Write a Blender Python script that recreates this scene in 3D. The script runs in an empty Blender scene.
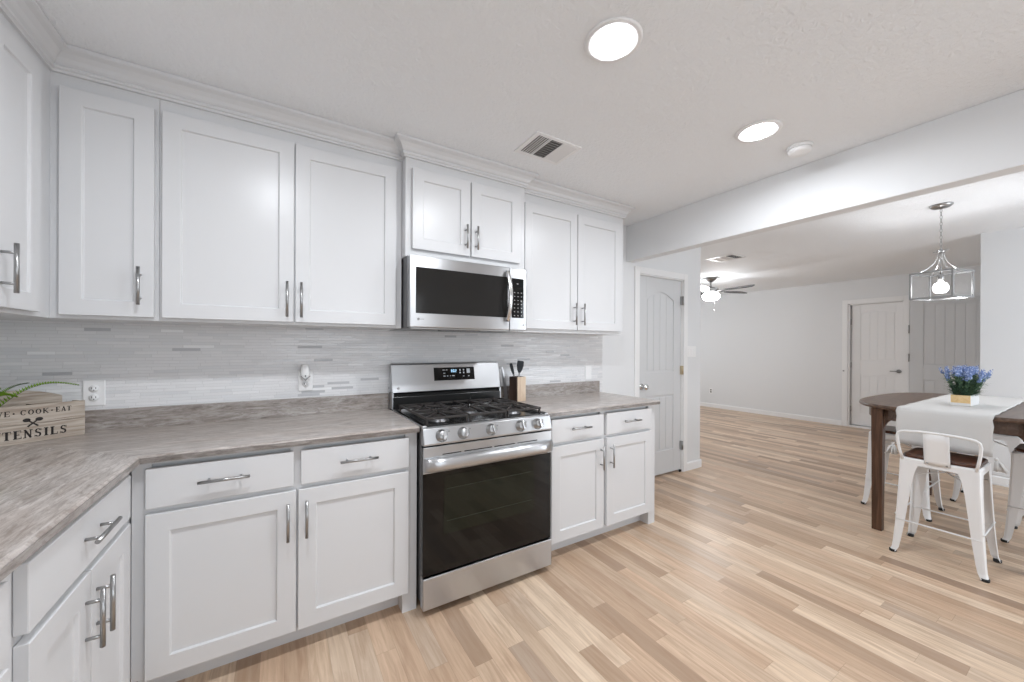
import bpy, bmesh, math, random
from mathutils import Vector, Matrix
S = bpy.context.scene
COL = S.collection
PI = math.pi
random.seed(7)

# ------------------------------------------------------------------ camera, world, exposure
cd = bpy.data.cameras.new('camera'); cam = bpy.data.objects.new('camera', cd); COL.objects.link(cam)
cd.sensor_width = 36.0; cd.lens = 377.78/1024*36.0; cd.clip_start = 0.02; cd.clip_end = 60
_a, _p, _r = math.radians(31.324), math.radians(-.0505), math.radians(.237)
fw = Vector((math.sin(_a)*math.cos(_p), math.cos(_a)*math.cos(_p), math.sin(_p)))
rt = Vector((math.cos(_a), -math.sin(_a), 0)); up = rt.cross(fw)
rt2 = rt*math.cos(_r)+up*math.sin(_r); up2 = -rt*math.sin(_r)+up*math.cos(_r)
M = Matrix((rt2, up2, -fw)).transposed().to_4x4(); M.translation = Vector((1.061, -2.4516, 1.3039))
cam.matrix_world = M
cd.shift_x = (512-509.7)/1024; cd.shift_y = (347.51-341)/1024
S.camera = cam
w = bpy.data.worlds.new('world'); S.world = w; w.use_nodes = True
w.node_tree.nodes['Background'].inputs[0].default_value = (.8, .88, 1, 1)
w.node_tree.nodes['Background'].inputs[1].default_value = 0.6
S.view_settings.view_transform = 'Standard'; S.view_settings.look = 'None'
S.view_settings.gamma = 1; S.view_settings.use_curve_mapping = False
S.view_settings.exposure = -0.13
S.cycles.max_bounces = 12; S.cycles.diffuse_bounces = 7; S.cycles.glossy_bounces = 5
S.cycles.sample_clamp_indirect = 6
S.cycles.use_denoising = True

def area(name, loc, rot, sx, sy, power, color=(1, 1, 1), shape='RECTANGLE', spread=PI):
    l = bpy.data.lights.new(name, 'AREA'); l.shape = shape; l.size = sx
    if shape in ('RECTANGLE', 'ELLIPSE'): l.size_y = sy
    l.energy = power; l.color = color; l.spread = spread
    o = bpy.data.objects.new(name, l); COL.objects.link(o); o.location = loc; o.rotation_euler = rot
    return o
# soft fill lights added out of view, behind the camera and in the living room
FILL_TINT = (.87, .935, 1.0)
area('kitchen_added_fill', (1.9, -3.96, 1.5), (PI/2, 0, 0), 1.9, 1.15, 20, FILL_TINT)
area('dining_added_fill', (5.5, -3.96, 1.1), (PI/2, 0, 0), 1.7, 2.0, 52, FILL_TINT)
area('living_added_fill', (7.3, 3.95, 1.45), (-PI/2, 0, 0), 1.8, 1.2, 28, FILL_TINT)

# ------------------------------------------------------------------ materials
def mat(name, col=(.8, .8, .8), rough=.5, metal=0, spec=.5, coat=0, trans=0, ior=1.45, emit=None, estr=0, alpha=1):
    m = bpy.data.materials.new(name); m.use_nodes = True
    b = m.node_tree.nodes['Principled BSDF']
    b.inputs['Base Color'].default_value = (*col, 1); b.inputs['Roughness'].default_value = rough
    b.inputs['Metallic'].default_value = metal; b.inputs['Specular IOR Level'].default_value = spec
    b.inputs['Coat Weight'].default_value = coat; b.inputs['Transmission Weight'].default_value = trans
    b.inputs['IOR'].default_value = ior; b.inputs['Alpha'].default_value = alpha
    if emit: b.inputs['Emission Color'].default_value = (*emit, 1); b.inputs['Emission Strength'].default_value = estr
    return m
class NT:
    def __init__(s, m): s.m = m; s.t = m.node_tree; s.b = s.t.nodes['Principled BSDF']
    def n(s, typ, **k):
        x = s.t.nodes.new(typ)
        for a, v in k.items(): setattr(x, a, v)
        return x
    def l(s, a, b): s.t.links.new(a, b)
    def math(s, op, a, b=None, c=None):
        x = s.n('ShaderNodeMath', operation=op)
        for i, v in enumerate((a, b, c)):
            if v is None: continue
            if isinstance(v, (int, float)): x.inputs[i].default_value = v
            else: s.l(v, x.inputs[i])
        return x.outputs[0]
    def comb(s, x=0, y=0, z=0):
        c = s.n('ShaderNodeCombineXYZ')
        for i, v in enumerate((x, y, z)):
            if isinstance(v, (int, float)): c.inputs[i].default_value = v
            else: s.l(v, c.inputs[i])
        return c.outputs[0]
    def pos(s, obj=False):
        if obj:
            t = s.n('ShaderNodeTexCoord').outputs['Object']
        else: t = s.n('ShaderNodeNewGeometry').outputs['Position']
        x = s.n('ShaderNodeSeparateXYZ'); s.l(t, x.inputs[0]); return x.outputs[0], x.outputs[1], x.outputs[2]
    def white(s, v):
        x = s.n('ShaderNodeTexWhiteNoise', noise_dimensions='3D'); s.l(v, x.inputs[0]); return x.outputs[0], x.outputs[1]
    def noise(s, v, scale, detail=3, rough=.5, dist=0):
        x = s.n('ShaderNodeTexNoise'); s.l(v, x.inputs['Vector']); x.inputs['Scale'].default_value = scale
        x.inputs['Detail'].default_value = detail; x.inputs['Roughness'].default_value = rough
        x.inputs['Distortion'].default_value = dist; return x.outputs[0]
    def ramp(s, f, stops, interp='LINEAR'):
        x = s.n('ShaderNodeValToRGB'); s.l(f, x.inputs[0]); e = x.color_ramp.elements; x.color_ramp.interpolation = interp
        while len(e) < len(stops): e.new(.5)
        for q, (p, c) in zip(e, stops):
            q.position = p; q.color = (*c, 1) if len(c) == 3 else c
        return x.outputs[0]
    def mix(s, f, a, b, mode='MIX'):
        x = s.n('ShaderNodeMix', data_type='RGBA', blend_type=mode)
        for i, v in ((0, f), (6, a), (7, b)):
            if isinstance(v, (int, float)): x.inputs[i].default_value = v
            elif isinstance(v, tuple): x.inputs[i].default_value = (*v, 1)
            else: s.l(v, x.inputs[i])
        return x.outputs[2]
    def bump(s, h, strength, dist=.001):
        x = s.n('ShaderNodeBump'); s.l(h, x.inputs['Height']); x.inputs['Strength'].default_value = strength
        x.inputs['Distance'].default_value = dist; s.l(x.outputs[0], s.b.inputs['Normal'])
def sr(r, g, b):
    f = lambda c: (c/255/12.92) if c/255 <= .04045 else ((c/255+.055)/1.055)**2.4
    return (f(r), f(g), f(b))

m_wall = mat('wall_paint', (.76, .77, .78), .6, spec=.25)
t = NT(m_wall); x, y, z = t.pos(); t.bump(t.noise(t.comb(x, y, z), 55, 3), .12, .002)
m_ceil = mat('ceiling_paint', (.86, .88, .90), .8, spec=.2)
t = NT(m_ceil); x, y, z = t.pos(); t.bump(t.noise(t.comb(x, y, z), 48, 4, .6, .6), .9, .007)
m_trim = mat('trim_paint', (.84, .84, .84), .35)
m_cab = mat('cabinet_paint', (.675, .68, .69), .30)
m_cabin = mat('cabinet_side_paint', (.675, .68, .69), .4)
m_door = mat('door_paint', (.64, .65, .66), .4)
m_nickel = mat('brushed_nickel', (.40, .40, .40), .3, 1)
m_chrome = mat('satin_chrome', (.72, .72, .72), .18, 1)
m_steel = mat('stainless_steel', (.52, .525, .535), .24, 1)
t = NT(m_steel); x, y, z = t.pos()
g = t.noise(t.comb(t.math('MULTIPLY', x, 1.5), t.math('MULTIPLY', y, 1.5), t.math('MULTIPLY', z, 160)), 4, 2)
t.l(t.math('MULTIPLY_ADD', g, .06, .29), t.b.inputs['Roughness'])
t.b.inputs['Anisotropic'].default_value = .8; t.l(t.comb(0, 0, 1.0), t.b.inputs['Tangent'])
m_steeld = mat('dark_steel', (.18, .18, .185), .35, .9)
m_black = mat('black_enamel', (.012, .012, .012), .22)
m_glass_black = mat('black_glass', (.004, .004, .004), .03, spec=.42)
m_oven_win = mat('oven_window_glass', (.007, .010, .006), .04, spec=.42)
m_mw_win = mat('microwave_window_glass', (.018, .017, .016), .10, spec=.35)
m_iron = mat('cast_iron', (.035, .03, .028), .5, .0)
m_rubber = mat('black_rubber', (.015, .015, .015), .6)
m_white_metal = mat('white_powder_coat', (.82, .82, .82), .3)
m_plastic = mat('white_plastic', (.86, .86, .86), .3)
m_slot = mat('outlet_slot', (.05, .05, .05), .5)
m_print = mat('control_print', (.75, .8, .85), .5)
m_digits = mat('display_digits', (.1, .2, .3), .5, emit=(.45, .75, 1), estr=1.6)
m_greymark = mat('grey_mark', (.3, .3, .3), .5)
m_ink = mat('black_ink', (.02, .016, .015), .7)
m_greymark2 = mat('keypad_print', (.42, .42, .42), .5)
m_brass = mat('hinge_brass', (.62, .53, .38), .35, 1)
m_led = mat('led_diffuser', (1, 1, 1), .5, emit=(.91, .95, 1), estr=95)
m_bulb = mat('bulb_glow', (1, 1, 1), .5, emit=(.97, .98, 1), estr=150)
m_globe = mat('fan_globe_glow', (1, 1, 1), .5, emit=(.96, .98, 1), estr=80)
m_lamp_glass = mat('lamp_glass', (1, 1, 1), .02, trans=1, ior=1.15, spec=.4)
m_frost = mat('frosted_white_glass', (.92, .92, .92), .4, trans=.35, ior=1.1)
m_blade = mat('fan_blade_dark', (.035, .034, .036), .4)
m_blossom = mat('blue_blossom', sr(122, 142, 186), .7)
m_blossom2 = mat('pale_blue_blossom', sr(168, 182, 214), .7)
m_leaf = mat('lavender_leaf', sr(84, 112, 88), .6)
m_leaf2 = mat('lavender_leaf_light', sr(120, 146, 108), .6)
m_fern = mat('fern_green', sr(120, 160, 40), .5)
m_fern2 = mat('fern_dark_green', sr(70, 96, 48), .5)
m_soil = mat('soil', (.03, .02, .015), .9)
m_spat = mat('spatula_black', (.02, .025, .03), .35)
m_interior = mat('vent_dark', (.10, .095, .09), .7)

# floor: narrow strips running along Y
m_floor = mat('laminate_floor', rough=.36, spec=.45)
t = NT(m_floor); x, y, z = t.pos()
W_, L_ = .083, .78
row = t.math('FLOOR', t.math('DIVIDE', x, W_))
ro, _ = t.white(t.comb(row, 3.3, 1.7))
yy = t.math('ADD', t.math('DIVIDE', y, L_), t.math('MULTIPLY', ro, 9.0))
colm = t.math('FLOOR', yy)
idv, idc = t.white(t.comb(row, colm, 5.1))
tone = t.ramp(idv, [(0, sr(150, 128, 110)), (.14, sr(170, 146, 124)), (.3, sr(194, 167, 143)), (.46, sr(202, 177, 153)),
                    (.60, sr(182, 160, 139)), (.74, sr(208, 185, 161)), (.88, sr(212, 191, 168)), (1, sr(164, 145, 129))])
gv = t.comb(t.math('ADD', t.math('MULTIPLY', x, 22), t.math('MULTIPLY', idv, 40)), t.math('ADD', t.math('MULTIPLY', y, 1.4), t.math('MULTIPLY', idv, 70)), 0)
g1 = t.noise(gv, 2.2, 6, .62, .7)
g2 = t.noise(t.comb(t.math('MULTIPLY', x, 5), t.math('MULTIPLY', y, 1.3), idv), 2.3, 3, .5, 1.2)
c1 = t.mix(t.math('MULTIPLY', t.ramp(g1, [(.34, (1, 1, 1)), (.62, (0, 0, 0))]), .50), tone, sr(146, 116, 92))
c2 = t.mix(t.math('MULTIPLY', t.ramp(g2, [(.56, (0, 0, 0)), (.74, (1, 1, 1))]), .35), c1, sr(150, 120, 98))
fx = t.math('FRACT', t.math('DIVIDE', x, W_)); fy = t.math('FRACT', yy)
e1 = t.math('LESS_THAN', fx, .018); e2 = t.math('LESS_THAN', fy, .0022)
edge = t.math('MAXIMUM', e1, e2)
t.l(t.mix(1.0, t.mix(t.math('MULTIPLY', edge, .35), c2, sr(120, 96, 76)), (1.16, 1.16, 1.15), 'MULTIPLY'), t.b.inputs['Base Color'])
t.l(t.math('MULTIPLY_ADD', g1, .14, .27), t.b.inputs['Roughness'])

# linear mosaic tile
m_tile = mat('linear_glass_mosaic', rough=.2, spec=.5)
t = NT(m_tile); x, y, z = t.pos(); u = t.math('ADD', x, y)
row = t.math('FLOOR', t.math('DIVIDE', z, .0152))
ro, _ = t.white(t.comb(row, 1.3, 8.7)); rl, _ = t.white(t.comb(row, 9.3, 2.1))
ln = t.math('MULTIPLY_ADD', rl, .05, .075)
uu = t.math('ADD', t.math('DIVIDE', u, ln), t.math('MULTIPLY', ro, 7))
idv, _ = t.white(t.comb(row, t.math('FLOOR', uu), 2.2)); id2, _ = t.white(t.comb(row, t.math('FLOOR', uu), 7.9))
tone = t.ramp(idv, [(0, sr(224, 225, 226)), (.3, sr(228, 228, 229)), (.6, sr(231, 231, 232)), (.86, sr(221, 222, 224)), (.955, sr(190, 191, 194)), (.985, sr(242, 243, 244))], 'CONSTANT')
gx = t.math('LESS_THAN', t.math('FRACT', uu), .018); gz = t.math('LESS_THAN', t.math('FRACT', t.math('DIVIDE', z, .0152)), .12)
gr = t.math('MAXIMUM', gx, gz)
t.l(t.mix(gr, tone, sr(212, 212, 213)), t.b.inputs['Base Color'])
t.l(t.math('MAXIMUM', t.math('MULTIPLY_ADD', id2, .4, .08), t.math('MULTIPLY', gr, .7)), t.b.inputs['Roughness'])
t.bump(t.math('SUBTRACT', 1, gr), .5, .0012)

# laminate worktop, grain along local direction
def laminate(name, along, dk=1.0):
    m = mat(name, rough=.30, spec=.5, coat=.25); t = NT(m); x, y, z = t.pos()
    a, b = (x, y) if along == 'x' else (y, x)
    b = t.math('ADD', b, t.math('MULTIPLY', z, .9))
    v = t.comb(t.math('MULTIPLY', a, .9), t.math('MULTIPLY', b, 5.5), 0)
    n1 = t.noise(v, 7, 9, .72, 1.0); n2 = t.noise(v, 19, 6, .75, .9); n3 = t.noise(v, 1.6, 3, .5, 1)
    c = t.ramp(n1, [(.33, sr(124, 114, 107)), (.44, sr(160, 152, 146)), (.54, sr(180, 173, 168)), (.66, sr(200, 194, 189))])
    c = t.mix(t.math('MULTIPLY', t.ramp(n2, [(.40, (1, 1, 1)), (.52, (0, 0, 0))]), .5), c, sr(112, 100, 93))
    c = t.mix(t.math('MULTIPLY', t.ramp(n3, [(.45, (0, 0, 0)), (.7, (1, 1, 1))]), .3), c, sr(164, 146, 134))
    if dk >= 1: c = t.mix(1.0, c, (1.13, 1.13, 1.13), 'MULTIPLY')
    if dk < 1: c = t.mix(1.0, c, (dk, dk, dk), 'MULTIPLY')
    t.l(c, t.b.inputs['Base Color']); return m
m_lamx_up = laminate('upstand_laminate', 'x', .86); m_lamy_up = laminate('upstand_laminate_crosswise', 'y', .86)
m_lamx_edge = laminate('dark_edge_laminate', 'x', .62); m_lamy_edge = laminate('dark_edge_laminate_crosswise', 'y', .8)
m_lamx = laminate('driftwood_laminate_lengthwise', 'x'); m_lamy = laminate('driftwood_laminate_crosswise', 'y')

def wood(name, cols, sc=(2, 26, 26), rough=.4, obj=True):
    m = mat(name, rough=rough); t = NT(m); x, y, z = t.pos(obj)
    v = t.comb(t.math('MULTIPLY', x, sc[0]), t.math('MULTIPLY', y, sc[1]), t.math('MULTIPLY', z, sc[2]))
    n = t.noise(v, 1.6, 6, .6, .8)
    t.l(t.ramp(n, [(.3, cols[0]), (.5, cols[1]), (.7, cols[2])]), t.b.inputs['Base Color']); return m
m_walnut = wood('walnut_table_wood', (sr(66, 50, 41), sr(90, 70, 58), sr(112, 92, 78)), rough=.32)
m_walnutv = wood('walnut_leg_wood', (sr(56, 38, 27), sr(82, 57, 42), sr(104, 76, 58)), (26, 26, 2), .38)
m_seat = wood('stool_seat_wood', (sr(46, 26, 18), sr(76, 44, 30), sr(104, 66, 46)), (3, 24, 24), .3)
m_crate = wood('whitewashed_crate_wood', (sr(150, 135, 120), sr(180, 168, 155), sr(200, 190, 178)), (2.5, 30, 40), .6)
m_pot = wood('pale_yellow_planter_wood', (sr(222, 186, 130), sr(234, 202, 148), sr(240, 214, 168)), (4, 20, 20), .5)
m_potw = mat('planter_white_side', (.8, .8, .8), .5)
m_block = wood('light_holder_wood', (sr(190, 165, 140), sr(214, 192, 168), sr(226, 208, 186)), (20, 20, 3), .45)
m_blockd = wood('dark_holder_wood', (sr(50, 36, 30), sr(70, 52, 44), sr(86, 66, 56)), (20, 20, 3), .45)
m_cloth = mat('white_linen', (.64, .635, .625), .9, spec=.1)
t = NT(m_cloth); x, y, z = t.pos(); t.bump(t.noise(t.comb(t.math('MULTIPLY', x, 1), y, t.math('MULTIPLY', z, 8)), 160, 2), .25, .001)

# ------------------------------------------------------------------ mesh helpers
class MB:
    def __init__(s): s.v = []; s.f = []; s.sm = []; s.mi = []; s.cur = 0
    def add(s, vs, fs, smooth=False):
        o = len(s.v); s.v += [tuple(v) for v in vs]
        for f in fs: s.f.append([i+o for i in f]); s.sm.append(smooth); s.mi.append(s.cur)
        return s
    def box(s, x0, x1, y0, y1, z0, z1):
        if x0 > x1: x0, x1 = x1, x0
        if y0 > y1: y0, y1 = y1, y0
        if z0 > z1: z0, z1 = z1, z0
        vs = [(x, y, z) for z in (z0, z1) for y in (y0, y1) for x in (x0, x1)]
        return s.add(vs, [(0, 2, 3, 1), (4, 5, 7, 6), (0, 1, 5, 4), (2, 6, 7, 3), (0, 4, 6, 2), (1, 3, 7, 5)])
    def prism(s, pts, axis, a, b, smooth=False):      # 2-D outline extruded along axis
        def mk(p, c):
            return {'x': (c, p[0], p[1]), 'y': (p[0], c, p[1]), 'z': (p[0], p[1], c)}[axis]
        n = len(pts); vs = [mk(p, a) for p in pts]+[mk(p, b) for p in pts]
        s.add(vs, [list(range(n))[::-1], list(range(n, 2*n))])
        o = len(s.v)-2*n
        for i in range(n):
            j = (i+1) % n; s.f.append([o+i, o+j, o+n+j, o+n+i]); s.sm.append(smooth); s.mi.append(s.cur)
        return s
    def loft(s, rings, cap=True, smooth=True, closed=True):
        n = len(rings[0]); vs = [p for r in rings for p in r]; fs = []
        for k in range(len(rings)-1):
            for i in range(n if closed else n-1):
                j = (i+1) % n; fs.append((k*n+i, k*n+j, (k+1)*n+j, (k+1)*n+i))
        o = len(s.v); s.add(vs, fs, smooth)
        if cap:
            s.f.append([o+i for i in range(n)][::-1]); s.f.append([o+(len(rings)-1)*n+i for i in range(n)]); s.sm += [False]*2; s.mi += [s.cur]*2
        return s
    def tube(s, pts, r, n=10, cap=True, closed=False):
        P = [Vector(p) for p in pts]; rings = []; N = len(P); prev = None
        for i, p in enumerate(P):
            if closed: d = (P[(i+1) % N]-P[i-1])
            else: d = P[min(i+1, N-1)]-P[max(i-1, 0)]
            d.normalize()
            if prev is None:
                a = Vector((0, 0, 1)) if abs(d.z) < .9 else Vector((1, 0, 0)); u = d.cross(a).normalized()
            else: u = (prev-d*prev.dot(d)).normalized()
            prev = u; v = d.cross(u); rr = r[i] if isinstance(r, (list, tuple)) else r
            rings.append([tuple(p+(u*math.cos(2*PI*k/n)+v*math.sin(2*PI*k/n))*rr) for k in range(n)])
        if closed: rings.append(rings[0]); return s.loft(rings, False)
        return s.loft(rings, cap)
    def lathe(s, prof, c=(0, 0, 0), n=32, axis='z', smooth=True):
        rings = []
        for r, h in prof:
            rg = []
            for k in range(n):
                a = 2*PI*k/n; p = (r*math.cos(a), r*math.sin(a), h)
                if axis == 'y': p = (p[0], h, -p[1])
                if axis == 'x': p = (h, p[0], p[1])
                rg.append((p[0]+c[0], p[1]+c[1], p[2]+c[2]))
            rings.append(rg)
        return s.loft(rings, True, smooth)
    def bars(s, pts, w, h): ...
    def build(s, name, m, parent=None, bevel=0, seg=2, kind=None):
        me = bpy.data.meshes.new(name); me.from_pydata(s.v, [], s.f)
        ms = m if isinstance(m, (list, tuple)) else [m]
        for q in ms: me.materials.append(q)
        me.polygons.foreach_set('use_smooth', s.sm); me.polygons.foreach_set('material_index', s.mi)
        bm = bmesh.new(); bm.from_mesh(me); bmesh.ops.recalc_face_normals(bm, faces=bm.faces); bm.to_mesh(me); bm.free()
        me.update(); o = bpy.data.objects.new(name, me); COL.objects.link(o)
        if parent: o.parent = parent
        if bevel:
            b = o.modifiers.new('bevel', 'BEVEL'); b.width = bevel; b.segments = seg; b.limit_method = 'ANGLE'; b.angle_limit = .6
            b.harden_normals = False
        if kind: o['kind'] = kind
        return o
def tag(o, label, cat, group=None, kind=None):
    o['label'] = label; o['category'] = cat
    if group: o['group'] = group
    if kind: o['kind'] = kind
    return o
def thing(name, loc, rz=0, label=None, cat=None, group=None, kind=None):
    e = bpy.data.objects.new(name, None); COL.objects.link(e); e.location = loc; e.rotation_euler = (0, 0, rz); e.empty_display_size = .1
    if label: tag(e, label, cat, group, kind)
    elif kind: e['kind'] = kind
    return e
def copy_tree(o, parent=None):
    c = o.copy(); COL.objects.link(c)
    if parent: c.parent = parent
    for ch in list(o.children): copy_tree(ch, c)
    return c
def ibox(m, x0, x1, y0, y1, z0, z1): return MB().box(x0, x1, y0, y1, z0, z1)
def struct(name, mb, m, bevel=0, parent=None): return mb.build(name, m, parent, bevel, kind='structure')

# ------------------------------------------------------------------ room shell
ZC = 2.44; H2 = 2.44
struct('floor', MB().box(-.2, 10.4, -4.2, 4.2, -.1, 0), m_floor)
struct('ceiling', MB().box(-.2, 10.4, -4.2, 4.2, ZC, ZC+.1), m_ceil)
wb = MB().box(0, 4.0, 0, .12, 0, ZC).box(4.69, 5.0, 0, .12, 0, ZC).box(4.0, 4.69, 0, .12, 2.018, ZC)
struct('wall_back', wb, m_wall)
struct('wall_left', MB().box(-.12, 0, -4.12, .12, 0, ZC), m_wall)
wf = MB()
for a, b, c, d in ((0, .95, 0, ZC), (.95, 2.85, 0, .92), (.95, 2.85, 2.08, ZC), (2.85, 4.6, 0, ZC), (4.6, 6.4, 2.1, ZC), (6.4, 7.0, 0, ZC)):
    wf.box(a, b, -4.12, -4.0, c, d)
struct('wall_front', wf, m_wall)
struct('wall_right', MB().box(6.95, 10.2, -4.12, -1.683, 0, ZC), m_wall)
struct('wall_living_side', MB().box(4.88, 5.0, .12, 4.1, 0, ZC), m_wall)
struct('wall_living_rear', MB().box(5.0, 10.2, 4.0, 4.12, 0, ZC), m_wall)
struct('wall_far', MB().box(9.19, 9.31, .01, 4.0, 0, ZC).box(9.19, 9.31, -1.683, -.654, 0, ZC).box(9.19, 9.31, -.654, .01, 2.045, ZC), m_wall)
struct('ceiling_beam', MB().box(3.826, 3.925, -4.0, 0, 2.107, ZC), m_wall, .004)
# baseboards
struct('baseboard_back', MB().prism([(0, 0), (-.013, 0), (-.013, .075), (-.006, .085), (0, .085)], 'x', 4.75, 5.013).box(5.0, 5.013, 0, .3, 0, .085), m_trim)
struct('baseboard_far', MB().prism([(9.19, 0), (9.177, 0), (9.177, .075), (9.184, .085), (9.19, .085)], 'y', .085, 4.0), m_trim)
struct('baseboard_right', MB().prism([(6.95, 0), (6.937, 0), (6.937, .075), (6.944, .085), (6.95, .085)], 'y', -4.0, -1.67), m_trim)
struct('baseboard_living', MB().box(5.0, 5.013, .3, 4.0, 0, .085), m_trim)

# two-panel door slab drawn in local coordinates: x along width, front faces -y, origin at lower left corner
def slab_mb(w, h, stile, lock0, lock1, bot, toph, arch=.05, t_=.035, planks=4, both=False):
    mb = MB(); d = .008
    mb.box(0, w, d, t_, 0, h)
    def face(x0, x1, z0, z1): mb.box(x0, x1, 0, d, z0, z1)
    face(0, stile, 0, h); face(w-stile, w, 0, h); face(stile, w-stile, 0, bot); face(stile, w-stile, lock0, lock1)
    x0, x1 = stile, w-stile; n = 14; pts = [(x1, h), (x0, h), (x0, toph-arch)]
    for i in range(1, n):
        a = i/n; pts.append((x0+(x1-x0)*a, toph-arch+arch*math.sin(PI*a)))
    pts.append((x1, toph-arch))
    mb.prism(pts, 'y', 0, d)
    def raised(z0, z1, arc):
        g = .022
        a0, a1 = x0+g, x1-g; pw = (a1-a0)/planks
        for k in range(planks):
            p0, p1 = a0+k*pw+.0016, a0+(k+1)*pw-.0016
            f = lambda q: z1-g-(arc-arc*math.sin(PI*(q-x0)/(x1-x0)) if arc else 0)
            mb.prism([(p0, z0+g), (p1, z0+g), (p1, f(p1)), ((p0+p1)/2, f((p0+p1)/2)), (p0, f(p0))], 'y', .003, d)
    raised(lock1, toph, arch); raised(bot, lock0, 0)
    return mb
def knob_mb(c, axis='y', s=-1):
    prof = [(.0, 0), (.031, 0), (.031, .006), (.012, .012), (.011, .035), (.024, .044), (.029, .055), (.026, .066), (.012, .072), (.0, .073)]
    return MB().lathe([(r, h*s) for r, h in prof], c, 24, axis)

# pantry door (closed)
d1 = thing('door_1', (4.0, 0, 0), kind='structure')
sl = slab_mb(.668, 1.985, .118, .80, 1.035, .235, 1.845, .075).build('door_slab', m_door, d1, .002); 
for v in sl.data.vertices: v.co += Vector((.012, .02, .022))
MB().box(-.065, 0, -.014, 0, 0, 2.08).box(.69, .752, -.014, 0, 0, 2.08).box(0, .69, -.014, 0, 2.018, 2.08).build('door_casing', m_trim, d1, .003)
MB().box(.001, .010, .0, .119, 0, 2.017).box(.682, .689, 0, .119, 0, 2.017).box(.001, .689, 0, .119, 2.009, 2.017).build('door_jamb', m_trim, d1)
knob_mb((.062, .02, .925)).build('door_knob', m_chrome, d1)
for zz in (.28, 1.07, 1.80):
    MB().box(.668, .69, -.003, .02, zz-.045, zz+.045).tube([(.681, -.006, zz-.045), (.681, -.006, zz+.045)], .0065, 8).build('hinge', m_brass if zz < 1.5 and zz > 1 else m_nickel, d1)
MB().box(.655, .68, .005, .02, .0, .022).build('door_stop', m_rubber, d1)

# doorway in the far wall with the door behind it (front faces -X)
d2 = thing('door_2', (9.19, .01, 0), -PI/2, kind='structure')
sl = slab_mb(.655, 1.99, .115, .835, 1.07, .21, 1.885, .05).build('door_slab', m_trim, d2, .002)
for v in sl.data.vertices: v.co += Vector((.03, .055, .04))
MB().box(-.072, 0, -.014, 0, 0, 2.115).box(.664, .724, -.014, 0, 0, 2.115).box(0, .664, -.014, 0, 2.045, 2.115).build('door_casing', m_trim, d2, .003)
MB().box(.0005, .022, 0, .16, 0, 2.044).box(.652, .6635, 0, .16, 0, 2.044).box(.0005, .6635, 0, .16, 2.032, 2.0445).build('door_jamb', m_trim, d2)
MB().box(.022, .652, .0, .2, 0, .03).build('threshold', m_trim, d2, .003)
o = MB().lathe([(0, 0), (.028, 0), (.028, -.008), (.01, -.012), (.01, -.05), (0, -.05)], (.60, .055, .955), 16, 'y').tube([(.60, .01, .955), (.55, .006, .955), (.51, .01, .953)], .008, 8).build('door_lever', m_nickel, d2)
for zz in (.30, 1.03, 1.75): MB().box(.022, .034, .038, .058, zz-.045, zz+.045).build('hinge', m_nickel, d2)
MB().lathe([(0, 0), (.012, 0), (.012, -.01), (0, -.012)], (-.05, -.012, .93), 12, 'y').build('strike_button', m_nickel, d2)
struct('wall_vestibule', MB().box(9.355, 9.40, -.8, .2, 0, ZC), m_wall)

# second door leaf swung flat against the far wall
d3 = thing('door_3', (9.150, -.722, 0), -PI/2, kind='structure')
sl = slab_mb(.90, 2.0, .145, .82, 1.03, .21, 1.935, .0, t_=.034, planks=6).build('door_slab', m_door, d3, .002)
for v in sl.data.vertices: v.co += Vector((.0, 0, .03))
for zz in (.30, 1.17, 1.60): MB().box(-.012, .003, -.006, .02, zz-.06, zz+.06).tube([(-.004, -.006, zz-.06), (-.004, -.006, zz+.06)], .007, 8).build('hinge', m_nickel, d3)

# unseen frames added behind the camera to house the fill lights
def added_window(n, x0, x1, z0, z1, y, parts=2):
    e = thing('added_window_%d' % n, (x0, y, z0), kind='structure'); w_, h_ = x1-x0, z1-z0; f = .05
    MB().box(0, w_, 0, f, 0, f).box(0, w_, 0, f, h_-f, h_).box(0, f, 0, f, f, h_-f).box(w_-f, w_, 0, f, f, h_-f).box(w_/2-.03, w_/2+.03, 0, f, f, h_-f).build('added_window_frame', m_trim, e, .003)
added_window(1, .95, 2.85, .92, 2.08, -4.06)
added_window(2, 4.6, 6.4, 0.0, 2.1, -4.06)

# ------------------------------------------------------------------ backsplash tile
tl = MB().box(.0, 3.518, -.006, -.0002, .914, 1.43).build('tile_backsplash', m_tile)
tag(tl, 'pale grey linear mosaic tile backsplash between worktop and wall cabinets', 'backsplash')

# ------------------------------------------------------------------ cabinets. local frame: x along wall, front faces -y, wall at y=0
def shaker(x0, x1, z0, z1, yb, yf, rail=.068, rec=.009):
    mb = MB(); i0, i1, k0, k1 = x0+rail, x1-rail, z0+rail, z1-rail; ym = yf+rec; e = .003
    O = [(x0, z0), (x1, z0), (x1, z1), (x0, z1)]; I = [(i0, k0), (i1, k0), (i1, k1), (i0, k1)]; J = [(i0+e, k0+e), (i1-e, k0+e), (i1-e, k1-e), (i0+e, k1-e)]
    vs = [(a, yf, b) for a, b in O]+[(a, yf, b) for a, b in I]+[(a, ym, b) for a, b in J]+[(a, yb, b) for a, b in O]
    fs = []
    for k in range(4):
        j = (k+1) % 4; fs += [(k, j, 4+j, 4+k), (4+k, 4+j, 8+j, 8+k), (k, 12+k, 12+j, j)]
    fs += [(8, 9, 10, 11), (15, 14, 13, 12)]
    return mb.add(vs, fs)
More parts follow.
